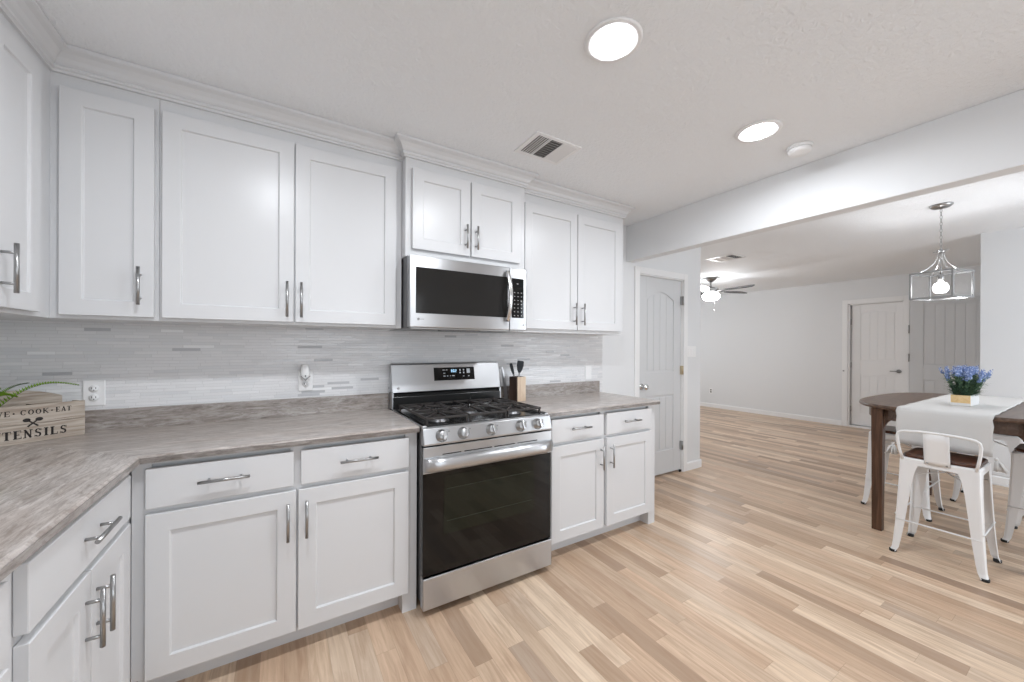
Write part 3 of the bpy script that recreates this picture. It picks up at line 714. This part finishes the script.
MB().tube([(0, 0, 2.03), (0, 0, 1.86)], .006, 8).lathe([(0, 1.89), (.018, 1.89), (.018, 1.845), (0, 1.845)], (0, 0, 0), 16).build('lamp_holder', m_nickel, pn)
MB().lathe([(0, 1.845), (.013, 1.843), (.016, 1.83), (.034, 1.82), (.045, 1.79), (.042, 1.765), (.028, 1.747), (0, 1.742)], (0, 0, 0), 24).build('bulb', m_bulb, pn)

# ceiling fan
fn = thing('ceiling_fan', (7.035, 1.09, 0), 0, 'dark-bladed ceiling fan with lit white globe in the living room', 'ceiling fan')
MB().lathe([(0, 2.4395), (.085, 2.4395), (.08, 2.42), (.045, 2.385), (.02, 2.37), (0, 2.37)], (0, 0, 0), 28).build('canopy', m_nickel, fn)
MB().tube([(0, 0, 2.375), (0, 0, 2.29)], .012, 10).build('downrod', m_nickel, fn)
MB().lathe([(0, 2.295), (.04, 2.295), (.10, 2.275), (.115, 2.24), (.105, 2.205), (.06, 2.185), (0, 2.185)], (0, 0, 0), 32).build('motor_housing', m_nickel, fn)
MB().lathe([(0, 2.1845), (.11, 2.18), (.128, 2.155), (.125, 2.125), (.10, 2.09), (.05, 2.07), (0, 2.066)], (0, 0, 0), 32).build('globe', m_globe, fn)
for an in (-92, -20, 52, 124, 196):
    a = math.radians(an); mb = MB(); out = []
    for r, hw_ in ((.20, .045), (.30, .056), (.45, .063), (.58, .064), (.64, .052), (.665, .025)): out.append((r, hw_))
    pl = [(r, h) for r, h in out]+[(r, -h) for r, h in out[::-1]]
    mb.prism(pl, 'z', -.004, .004)
    mb.v = [((x*math.cos(a)-(y*math.cos(.38))*math.sin(a)), (x*math.sin(a)+(y*math.cos(.38))*math.cos(a)), 2.225+z+y*math.sin(.38)) for x, y, z in mb.v]
    b = mb.build('fan_blade', m_blade, fn, .002)
    ar = MB().box(.09, .24, -.018, .018, -.004, .0)
    ar.v = [(x*math.cos(a)-y*math.sin(a), x*math.sin(a)+y*math.cos(a), 2.219+z) for x, y, z in ar.v]
    ar.build('blade_arm', m_nickel, b)
MB().tube([(.05, -.03, 2.09), (.05, -.03, 1.93)], .0015, 6).lathe([(0, 1.93), (.006, 1.928), (.007, 1.91), (0, 1.90)], (.05, -.03, 0), 10).build('pull_chain', m_chrome, fn)

# ------------------------------------------------------------------ dining table, runner, planter
TC = (5.40, -1.84); TA, TB, TN = .765, .532, 3.1
def sup(a, b, n_, k, N):
    t_ = 2*PI*k/N; c, s_ = math.cos(t_), math.sin(t_)
    return (a*math.copysign(abs(c)**(2/n_), c), b*math.copysign(abs(s_)**(2/n_), s_))
tb = thing('dining_table', (TC[0], TC[1], 0), 0, 'counter-height walnut brown dining table with rounded ends under a white runner', 'table')
N = 72; ZTT = .905
prof = [(-.012, ZTT-.028), (-.002, ZTT-.022), (0, ZTT-.012), (-.003, ZTT-.003), (-.012, ZTT)]
MB().loft([[(*sup(TA+o_, TB+o_, TN, k, N), zz) for k in range(N)] for o_, zz in prof]).build('tabletop', m_walnut, tb)
ap = MB(); o1 = [sup(TA-.055, TB-.055, TN, k, N) for k in range(N)]; o2 = [sup(TA-.08, TB-.08, TN, k, N) for k in range(N)]
z0_, z1_ = ZTT-.105, ZTT-.0285
ap.loft([[(*p, z0_) for p in o1], [(*p, z1_) for p in o1], [(*p, z1_) for p in o2], [(*p, z0_) for p in o2], [(*p, z0_) for p in o1]], False, False)
ap.build('apron', m_walnut, tb)
for sx in (-1, 1):
    for sy in (-1, 1):
        cx_, cy_ = sx*.640, sy*.335
        ra = [(.027, 0), (.029, .5), (.031, .70), (.031, .76), (.032, ZTT-.0285)]
        lg = MB().loft([[(cx_+i*r, cy_+j*r, z) for i, j in ((-1, -1), (1, -1), (1, 1), (-1, 1))] for r, z in ra], True, False)
        # curved bracket under the apron
        for ax_ in ('x', 'y'):
            c1_, s1_, c2_ = (cy_, sy, cx_) if ax_ == 'x' else (cx_, sx, cy_)
            arc_ = [(c1_-s1_*(.030+.05*(1-math.cos(q_))), .70+.099*math.sin(q_)) for q_ in (0, .3, .6, .9, 1.2, 1.45)]
            lg.prism([(c1_-s1_*.025, .70)]+arc_+[(c1_-s1_*.08, .8), (c1_-s1_*.08, .83), (c1_-s1_*.025, .83)], ax_, c2_-.016, c2_+.016)
        lg.build('leg', m_walnutv, tb, .004)
# runner (draped over both ends of the long axis)
rn = MB(); path = []
xa, xb = TC[0]-TA-.006, TC[0]+TA+.006; zt_ = ZTT+.0035
path = [(xa, .672)]+[(xa, .672+(ZTT-.02-.672)*i/6) for i in range(1, 7)]+[(xa+.006, ZTT-.004), (xa+.02, zt_)]
path += [(xa+.02+(xb-xa-.04)*i/20, zt_) for i in range(1, 21)]+[(xb-.006, ZTT-.004)]+[(xb, ZTT-.02-(ZTT-.02-.64)*i/6) for i in range(7)]
n = 24; vs = []; RW0, RW1 = -1.628, -2.036
for i, (x, z) in enumerate(path):
    for j in range(n+1):
        y = RW0+(RW1-RW0)*j/n; hang = max(0, (ZTT-.02-z)/.26)
        wob = .006*math.sin(j*.9+1)*hang+.004*math.sin(j*2.1)*hang
        zz = z+(.0015*math.sin(i*1.7+j*.8) if z > ZTT else 0)-( .006*math.sin(PI*j/n)*hang if x < TC[0] else 0)
        yy_ = y+.003*math.sin(i*2.3)*(1 if j in (0, n) else 0)
        vs.append((x-(abs(wob)+.002*hang if x < TC[0] else -abs(wob)), yy_, zz))
fs = [(i*(n+1)+j, i*(n+1)+j+1, (i+1)*(n+1)+j+1, (i+1)*(n+1)+j) for i in range(len(path)-1) for j in range(n)]
rn.add(vs, fs, True)
ro_ = thing('table_runner', (TC[0], TC[1], ZTT), 0, 'white linen table runner with corner tassels draped lengthwise over the dining table', 'table runner')
r1 = rn.build('runner_cloth', m_cloth, ro_)
for v in r1.data.vertices: v.co -= Vector((TC[0], TC[1], ZTT))
sm_ = r1.modifiers.new('s', 'SOLIDIFY'); sm_.thickness = .0018; sm_.offset = 1
for (tx, ty, tz) in ((xa-.008, RW0+.012, .672), (xa-.008, RW1-.012, .674)):
    mb = MB().lathe([(0, tz), (.006, tz-.002), (.009, tz-.012), (.006, tz-.018), (0, tz-.018)], (tx, ty, 0), 10)
    for k in range(40):
        a = random.uniform(0, 2*PI); r = random.uniform(.008, .034); sg = 1 if ty > TC[1] else -1
        mb.tube([(tx, ty, tz-.014), (tx+.5*r*math.cos(a), ty+.5*r*math.sin(a)+sg*.006, tz-.034), (tx+r*math.cos(a), ty+r*math.sin(a)+sg*.012, tz-.070-random.uniform(0, .014))], [.0034, .0045, .0036], 5)
    o = mb.build('tassel', m_cloth, ro_)
    for v in o.data.vertices: v.co -= Vector((TC[0], TC[1], ZTT))

# planter with blue flowers
PX, PY, PZ = 5.215, -1.842, ZTT+.0065
pl = thing('flower_planter', (PX, PY, PZ), math.radians(-2), 'small pale wooden planter of blue flowers on the table runner', 'plant')
L2, W2 = .115, .045
bx = MB().box(-L2, -L2+.008, -W2, W2, .0, .072)
bx.build('planter_front', [m_pot], pl, .002)['label'] = 'pale yellow wooden end'
MB().box(-L2+.008, L2, -W2, -W2+.007, 0, .072).box(-L2+.008, L2, W2-.007, W2, 0, .072).box(L2-.007, L2, -W2+.007, W2-.007, 0, .072).box(-L2+.008, L2-.007, -W2+.007, W2-.007, 0, .006).box(-L2-.001, -L2+.0, -W2, W2, 0, .018).build('planter_box', m_potw, pl, .002)
MB().box(-L2+.0085, L2-.0075, -W2+.0075, W2-.0075, .0065, .058).build('soil', m_soil, pl)
lv = MB(); bl = MB()
def blade(mb, p, d, up_, L, w_, bend):
    d = d.normalized(); s_ = d.cross(up_).normalized(); pts = []
    for i in range(4):
        a = i/3; q_ = p+d*L*a+Vector((0, 0, -1))*bend*a*a*L; ww = w_*(math.sin(PI*min(.98, a*.85+.12)))
        pts.append((q_-s_*ww, q_+s_*ww))
    vs = [tuple(x) for pr in pts for x in pr]; mb.add(vs, [(2*i, 2*i+1, 2*i+3, 2*i+2) for i in range(3)])
random.seed(11)
for k in range(125):
    bx_, by_ = random.uniform(-L2+.015, L2-.02), random.uniform(-W2+.012, W2-.012)
    tilt = Vector((bx_*1.6+random.uniform(-.25, .25), by_*4.5+random.uniform(-.30, .30), 1)).normalized(); Ls = random.uniform(.125, .20)*(1.0 if abs(by_) < .04 else .9)
    base = Vector((bx_, by_, .055)); tip = base+tilt*Ls
    lv.cur = 0; lv.tube([tuple(base), tuple(base+tilt*Ls*.5), tuple(tip)], .0012, 5)
    for j in range(14):
        a = random.uniform(.0, .80); an = random.uniform(0, 2*PI); d = Vector((math.cos(an), math.sin(an), random.uniform(.3, 1.1)))
        lv.cur = random.choice((0, 0, 1)); blade(lv, base+tilt*Ls*a, d, Vector((0, 0, 1)), random.uniform(.040, .068), .0048, .3)
    if k % 2 == 0 or Ls > .16:
        for j in range(11):
            a = j/10; an = j*2.4; c_ = tip+tilt*(a*.044-.02)+Vector((math.cos(an), math.sin(an), 0))*.0062
            r = .0066*(1-.45*a); bl.cur = random.choice((0, 0, 1))
            bl.add([tuple(c_+Vector(v)*r) for v in ((1, 0, 0), (0, 1, 0), (-1, 0, 0), (0, -1, 0), (0, 0, 1.5), (0, 0, -1))], [(0, 1, 4), (1, 2, 4), (2, 3, 4), (3, 0, 4), (1, 0, 5), (2, 1, 5), (3, 2, 5), (0, 3, 5)])
lv.build('foliage', [m_leaf, m_leaf2], pl); bl.build('blossoms', [m_blossom, m_blossom2], pl)

# ------------------------------------------------------------------ metal counter stools
def make_stool():
    e = thing('counter_stool', (0, 0, 0), 0, 'white', 'stool')
    for sx in (-1, 1):
        for sy in (-1, 1):
            mb = MB(); rings = []
            for z, half, wd in ((.604, .165, .112), (.575, .166, .086), (.53, .167, .072), (.45, .170, .062), (.33, .175, .053), (.20, .181, .045), (.08, .189, .037), (.035, .193, .033), (.018, .198, .030), (.006, .201, .028)):
                X, Y = sx*half, sy*half; t_ = .0025; r = .012
                # L profile: outer corner at (X,Y), arms run inward
                ol = [(X-sx*wd, Y), (X-sx*r, Y), (X-sx*r*.3, Y-sy*r*.3), (X, Y-sy*r), (X, Y-sy*wd)]
                il = [(X-sx*t_, Y-sy*wd), (X-sx*t_, Y-sy*r), (X-sx*(r*.3+t_), Y-sy*(r*.3+t_)), (X-sx*r, Y-sy*t_), (X-sx*wd, Y-sy*t_)]
                rings.append([(a, b, z) for a, b in ol+il])
            mb.loft(rings, True, False); lg = mb.build('leg', m_white_metal, e)
            MB().lathe([(0, 0), (.015, 0), (.018, .004), (.018, .016), (0, .016)], (sx*.187, sy*.187, 0), 12).build('foot_cap', m_rubber, lg)
    # seat rim
    def rr(h, r, n_=6):
        pts = []
        for cx_, cy_, a0 in ((h-r, h-r, 0), (-h+r, h-r, PI/2), (-h+r, -h+r, PI), (h-r, -h+r, 1.5*PI)):
            for i in range(n_+1): a = a0+PI/2*i/n_; pts.append((cx_+r*math.cos(a), cy_+r*math.sin(a)))
        return pts
    MB().loft([[(*p, z) for p in rr(h, .04)] for h, z in ((.1665, .572), (.1665, .606), (.160, .614), (.150, .614), (.150, .608), (.162, .602), (.162, .572), (.1665, .572))], False, False).build('seat_rim', m_white_metal, e)
    MB().loft([[(*p, z) for p in rr(h, .045)] for h, z in ((.150, .6145), (.157, .617), (.158, .628), (.152, .634), (.140, .635))], True, True).build('seat', m_seat, e)['label'] = 'dark brown wooden seat'
    for sx in (-1, 1):
        MB().tube([(sx*.178, -.172, .215), (sx*.178, .172, .215)], .005, 8).build('stretcher', m_white_metal, e)
        MB().tube([(-.172, sx*.178, .245), (.172, sx*.178, .245)], .005, 8).build('stretcher', m_white_metal, e)
    cr = MB(); cr.tube([(-.15, -.15, .50), (0, 0, .535), (.15, .15, .50)], .004, 6).tube([(-.15, .15, .50), (0, 0, .528), (.15, -.15, .50)], .004, 6); cr.build('cross_brace', m_white_metal, e)
    # low back: bent tube and centre splat
    pts = [(-.160, -.150, .60), (-.170, -.160, .65), (-.178, -.167, .70), (-.185, -.170, .745), (-.189, -.166, .768), (-.193, -.152, .781), (-.198, -.13, .787), (-.204, -.07, .793), (-.207, 0, .795)]
    pts += [(x, -y, z) for x, y, z in pts[:-1][::-1]]
    MB().tube(pts, .0075, 10).build('back_frame', m_white_metal, e)
    sp = MB(); rings = []
    for z, x in ((.594, -.1685), (.62, -.174), (.68, -.186), (.74, -.196), (.798, -.2065)):
        rings.append([(x+.006*(1-(y/.054)**2)*-1, y, z) for y in (-.054, -.036, -.018, 0, .018, .036, .054)])
    sp.loft(rings, False, True, False); s_ = sp.build('back_splat', m_white_metal, e); so = s_.modifiers.new('s', 'SOLIDIFY'); so.thickness = .002
    bo = MB()
    for yy in (-.04, .04): bo.lathe([(0, 0), (.006, 0), (.005, -.003), (0, -.004)], (-.1725, yy, .603), 10, 'x')
    bo.build('splat_bolt', m_nickel, s_)
    return e
st = make_stool()
spots = [((4.632, -1.845, 0), 0, 'white metal counter stool at the near end of the table, closest to the camera'),
         ((5.445, -1.475, 0), PI, 'white metal counter stool behind the left side of the table, beyond the front table leg'),
         ((5.445, -2.20, 0), PI/2, 'white metal counter stool at the right edge of the view, seat under the table apron'),
         ((6.19, -1.85, 0), PI, 'white metal counter stool at the far end of the table behind the runner')]
for i, (p, rz, lb) in enumerate(spots):
    o = st if i == 0 else copy_tree(st)
    o.location = p; o.rotation_euler = (0, 0, rz); o['label'] = lb; o['group'] = 'white metal counter stools around the table'

# ------------------------------------------------------------------ utensil crate with fern
CR_A = math.atan2(-.071+.209, .333-.150)
cr = thing('utensil_crate', (.333, -.071, .9145), CR_A, 'whitewashed wooden utensil crate with black lettering in the worktop corner', 'crate')
CL, CD, CH = .36, .155, .150
FM = MB().box(-CL, 0, 0, .009, 0, CH*.5-.0006).box(-CL, 0, 0, .009, CH*.5+.0006, CH)
FM.build('front_board', m_crate, cr, .001)
hump = [(-CL, 0), (0, 0), (0, CH*.98)]
for i in range(13):
    a = i/12; hump.append((-CL*(.02+.96*a), CH*.98+.056*math.sin(PI*a)**.6 if 0 < a < 1 else CH*.98))
hump.append((-CL, CH*.98))
CDs = .115
MB().prism(hump, 'y', CDs-.009, CDs).build('back_board', m_crate, cr)
for xx in (-.009, -.135, -.26, -CL):
    MB().box(xx, xx+.009, .009, CDs-.009, .004, CH-.004).build('divider' if xx not in (-.009, -CL) else 'end_board', m_crate, cr)
MB().box(-CL+.009, -.009, .009, CDs-.009, 0, .006).build('crate_base', m_crate, cr)
# lettering, drawn as strokes with slab serifs
def letter(ch, x, z, w_, h_, T, tn, sf, mb, y=-.0008):
    def q(x0, z0, x1, z1): mb.box(x+x0*w_, x+x1*w_, y, .0002, z+z0*h_, z+z1*h_)
    def bar(a, b, th):
        A = Vector((x+a[0]*w_, z+a[1]*h_)); B = Vector((x+b[0]*w_, z+b[1]*h_)); d = (B-A).normalized(); nn = Vector((-d.y, d.x))*th/2
        mb.prism([tuple(A-nn), tuple(B-nn), tuple(B+nn), tuple(A+nn)], 'y', y, .0002)
    Tw, th = T/w_, tn/h_; s = sf/w_
    def ser(cx_, z_, k=1.0):
        q(cx_-s*k, z_, cx_+s*k, z_+th)
    def arc(cx_, cz, rx, rz, a0, a1, t0, t1, n_=12):
        P, Q = [], []
        for i in range(n_+1):
            a = math.radians(a0+(a1-a0)*i/n_); tt = t0+(t1-t0)*abs(math.cos(a))
            P.append((x+(cx_)*w_+math.cos(a)*rx*w_, z+cz*h_+math.sin(a)*rz*h_)); Q.append((x+cx_*w_+math.cos(a)*(rx*w_-tt), z+cz*h_+math.sin(a)*(rz*h_-tt)))
        for i in range(n_): mb.prism([P[i], P[i+1], Q[i+1], Q[i]], 'y', y, .0002)
    if ch == 'I': q(.5-Tw/2, 0, .5+Tw/2, 1); ser(.5, 0, 1.4); ser(.5, 1-th, 1.4)
    if ch == 'L': q(.12, 0, .12+Tw, 1); q(.12, 0, .95, th*1.2); q(.95-th*.5, 0, .97, .3); ser(.12+Tw/2, 1-th, 1.4); ser(.12+Tw/2, 0, 1.3)
    if ch == 'E':
        q(.1, 0, .1+Tw, 1); q(0, 0, .92, th); q(0, 1-th, .9, 1); q(.1, .5-th/2, .7, .5+th/2); q(.9, 0, .96, .28); q(.87, .74, .93, 1); q(.66, .38, .71, .62)
    if ch == 'T': q(.5-Tw/2, 0, .5+Tw/2, 1); q(.02, 1-th, .98, 1); q(0, .7, .06, 1); q(.94, .7, 1, 1); ser(.5, 0, 1.4)
    if ch == 'N': q(.1, 0, .1+tn/w_*1.2, 1); q(.9-tn/w_*1.2, 0, .9, 1); bar((.12, 1), (.86, 0), T*.85); ser(.12, 0, 1); ser(.88, 1-th, 1); q(0, 1-th, .2, 1)
    if ch == 'U': q(.1, .3, .1+Tw, 1); q(.9-tn/w_, .3, .9, 1); arc(.5, .32, .4, .32, 180, 360, tn, T*.8); ser(.1+Tw/2, 1-th, 1.3); ser(.88, 1-th, 1)
    if ch == 'S': arc(.5, .74, .38, .26, 20, 230, tn, T*.7); arc(.5, .26, .4, .26, -160, 50, tn, T*.8); bar((.2, .62), (.8, .40), T*.8); q(.84, .7, .9, .98); q(.08, .02, .14, .3)
    if ch in 'OC':
        arc(.5, .5, .46, .5, 0 if ch == 'O' else 45, 360 if ch == 'O' else 320, tn, T, 24)
        if ch == 'C': q(.82, .68, .88, .98)
    if ch == 'K': q(.1, 0, .1+Tw, 1); bar((.25, .42), (.86, 1), tn); bar((.4, .55), (.88, 0), T*.85); ser(.1+Tw/2, 0, 1.2); ser(.1+Tw/2, 1-th, 1.2); ser(.86, 1-th, .9); ser(.88, 0, 1)
    if ch == 'A': bar((.5, 1), (.1, 0), tn); bar((.5, 1), (.86, 0), T*.9); q(.26, .32, .74, .32+th); ser(.1, 0, 1); ser(.86, 0, 1.1)
    if ch == 'V': bar((.12, 1), (.5, 0), T*.9); bar((.88, 1), (.5, 0), tn); ser(.12, 1-th, 1.1); ser(.88, 1-th, 1)
def word(mb, txt, xr, z, h_, wd, gap, T, tn, sf):      # right end at xr, laid leftwards
    ws = {'I': .55}; x = xr-sum(wd*ws.get(c, 1)+gap for c in txt)+gap
    for c in txt:
        ww = wd*ws.get(c, 1); letter(c, x, z, ww, h_, T, tn, sf, mb); x += ww+gap
mb = MB(); word(mb, 'UTENSILS', -.054, .020, .033, .0215, .0050, .0068, .0026, .0042); mb.build('lettering', m_ink, cr)
mb = MB(); word(mb, 'EAT', -.042, .112, .020, .0125, .0035, .0034, .0016, .0024)
word(mb, 'COOK', -.106, .112, .020, .0165, .003, .0036, .0016, .0024); word(mb, 'LIVE', -.206, .112, .020, .0145, .0035, .0034, .0016, .0024)
for dx in (-.097, -.197): mb.lathe([(0, .0002), (.0026, .0002), (.0026, -.0008), (0, -.0008)], (dx, 0, .121), 10, 'y')
mb.build('lettering', m_ink, cr)
mb = MB()      # crossed spoons
for sg in (-1, 1):
    cx_, cz_ = -.148, .080; A = Vector((cx_-sg*.014, cz_-.016)); B = Vector((cx_+sg*.012, cz_+.008)); d = (B-A).normalized(); nn = Vector((-d.y, d.x))*.0022
    mb.prism([tuple(A-nn*1.3), tuple(B-nn), tuple(B+nn), tuple(A+nn*1.3)], 'y', -.0008-.0002*sg, .0002)
    mb.prism([(B.x+d.x*.006+math.cos(2*PI*k/16)*.0105, B.y+d.y*.004+math.sin(2*PI*k/16)*.0075) for k in range(16)], 'y', -.0008-.0002*sg, .0002)
mb.build('spoon_emblem', m_ink, cr)
mb = MB()     # wood cracks
for (a, b, z0, dz) in ((-.11, -.01, .082, .004), (-.13, -.03, .072, .006), (-.33, -.20, .078, .003), (-.34, -.22, .068, .002)):
    mb.prism([(a, z0), ((a+b)/2, z0+dz*.3), (b, z0+dz), ((a+b)/2, z0+dz*.3+.0014)], 'y', -.0004, .0002)
mb.build('wood_crack', mat('crack_brown', sr(105, 72, 58), .8), cr)

fe = thing('fern_plant', (.074, -.202, .922), 0, 'bright green fern growing out of the utensil crate', 'plant')
random.seed(5)
MB().lathe([(0, 0), (.030, 0), (.036, .05), (.036, .055), (0, .055)], (0, 0, 0), 20).build('pot', m_soil, fe)
# frond: end point relative to the pot, arch height
fronds = [((.235, .155, .205), .058, .028), ((.085, .165, .222), .03, .014), ((.02, .12, .20), .06, .03), ((-.02, -.14, .15), .08, .03), ((.10, .04, .175), .04, .03),
          ((-.045, .05, .24), .02, .03), ((.03, -.05, .23), .02, .03), ((-.05, -.08, .2), .04, .03), ((.06, .06, .19), .03, .03)]
for k, (end, arch, lf) in enumerate(fronds):
    mb = MB(); n = 40; E0 = Vector(end); A0 = Vector((0, 0, .05))
    P = [A0.lerp(E0, i/n)+Vector((0, 0, arch*math.sin(PI*i/n)+.04*math.sin(PI*min(1, i/n*1.0))*.5)) for i in range(n+1)]
    mb.cur = 1; mb.tube([tuple(p) for p in P], [.0011-.0006*i/n for i in range(n+1)], 5)
    for i in range(3, n):
        d = (P[i]-P[i-1]).normalized(); side = d.cross(Vector((0, 0, 1))).normalized(); upv = side.cross(d).normalized(); ll = lf*(1-.8*i/n)*min(1, i/8)+.003
        mb.cur = 0 if i < 26 or k != 1 else 1
        for sg in (-1, 1):
            q0 = P[i]; dr_ = (side*sg*.75+upv*.55).normalized(); q1 = q0+dr_*ll*.5+d*.2*ll; q2 = q0+dr_*ll+d*.35*ll; wv = d*.0021
            mb.add([tuple(q0-wv), tuple(q0+wv), tuple(q1+wv), tuple(q2), tuple(q1-wv)], [(0, 1, 2, 3, 4)])
    mb.build('frond', [m_fern, m_fern2], fe)

# ------------------------------------------------------------------ utensil holder right of the range
uh = thing('utensil_holder', (2.545, -.125, .9145), math.radians(8), 'square wooden utensil holder standing on the worktop right of the range', 'utensil holder')
hw = .043; HH = .175
MB().box(-hw, -hw+.007, -hw, hw, 0, HH).build('holder_side', m_blockd, uh, .001)['label'] = 'dark stained side'
MB().box(-hw+.0071, hw, -hw, -hw+.007, 0, HH).build('holder_front', m_block, uh, .001)['label'] = 'pale wood side'
MB().box(hw-.007, hw, -hw+.0071, hw, 0, HH).box(-hw+.0071, hw-.0071, hw-.007, hw, 0, HH).box(-hw+.0071, hw-.0071, -hw+.0071, hw-.0071, 0, .006).build('holder_back', m_blockd, uh, .001)
def holder_pt(lx, ly):
    a = math.radians(8); return Vector((2.545+lx*math.cos(a)-ly*math.sin(a), -.125+lx*math.sin(a)+ly*math.cos(a), .9215))
R_ = Vector((.854, -.52, 0))
def utensil(name, lx, ly, lean, L, head, label, cat, mh):
    b = holder_pt(lx, ly); e = thing(name, b, 0, label, cat)
    d = Vector((lean[0]*R_.x, lean[0]*R_.y, 1)).normalized()
    MB().tube([(0, 0, 0), tuple(d*L*.7)], [.004, .005], 8).build('utensil_handle', m_nickel, e)
    s = R_; f = d.cross(s).normalized(); s2 = f.cross(d).normalized(); rings = []
    for a, w_ in head:
        c = d*(L*.68+L*.32*a); rings.append([tuple(c+s2*w_*i+f*.003*j) for i, j in ((-1, -1), (1, -1), (1, 1), (-1, 1))])
    MB().loft(rings, True, False).build('utensil_head', mh, e, .001)
    return e
utensil('spatula', -.004, .012, (.12,), .285, ((0, .005), (.25, .018), (.6, .025), (.95, .024), (1, .018)), 'black spatula in the wooden holder by the range, widest of its utensils', 'spatula', m_spat)
utensil('serving_spoon', .014, -.012, (-.26,), .275, ((0, .005), (.3, .010), (.6, .012), (.9, .011), (1, .006)), 'narrow black spoon leaning left in the wooden holder', 'spoon', m_spat)
tg = thing('steel_tongs', (2.466, -.065, .9145), 0, 'slim steel tongs standing between the range back and the utensil holder', 'tongs')
MB().loft([[(x_+s*w_, -.002*j, z) for s, j in ((-1, -1), (1, -1), (1, 1), (-1, 1))] for z, x_, w_ in ((0, .012, .006), (.08, .006, .007), (.16, -.006, .006), (.245, -.022, .003))], True, False).build('tong_arm', m_steel, tg)
MB().loft([[(x_+s*w_, -.012-.002*j, z) for s, j in ((-1, -1), (1, -1), (1, 1), (-1, 1))] for z, x_, w_ in ((0, .018, .006), (.08, .010, .007), (.16, -.003, .006), (.245, -.022, .003))], True, False).build('tong_arm', m_steel, tg)
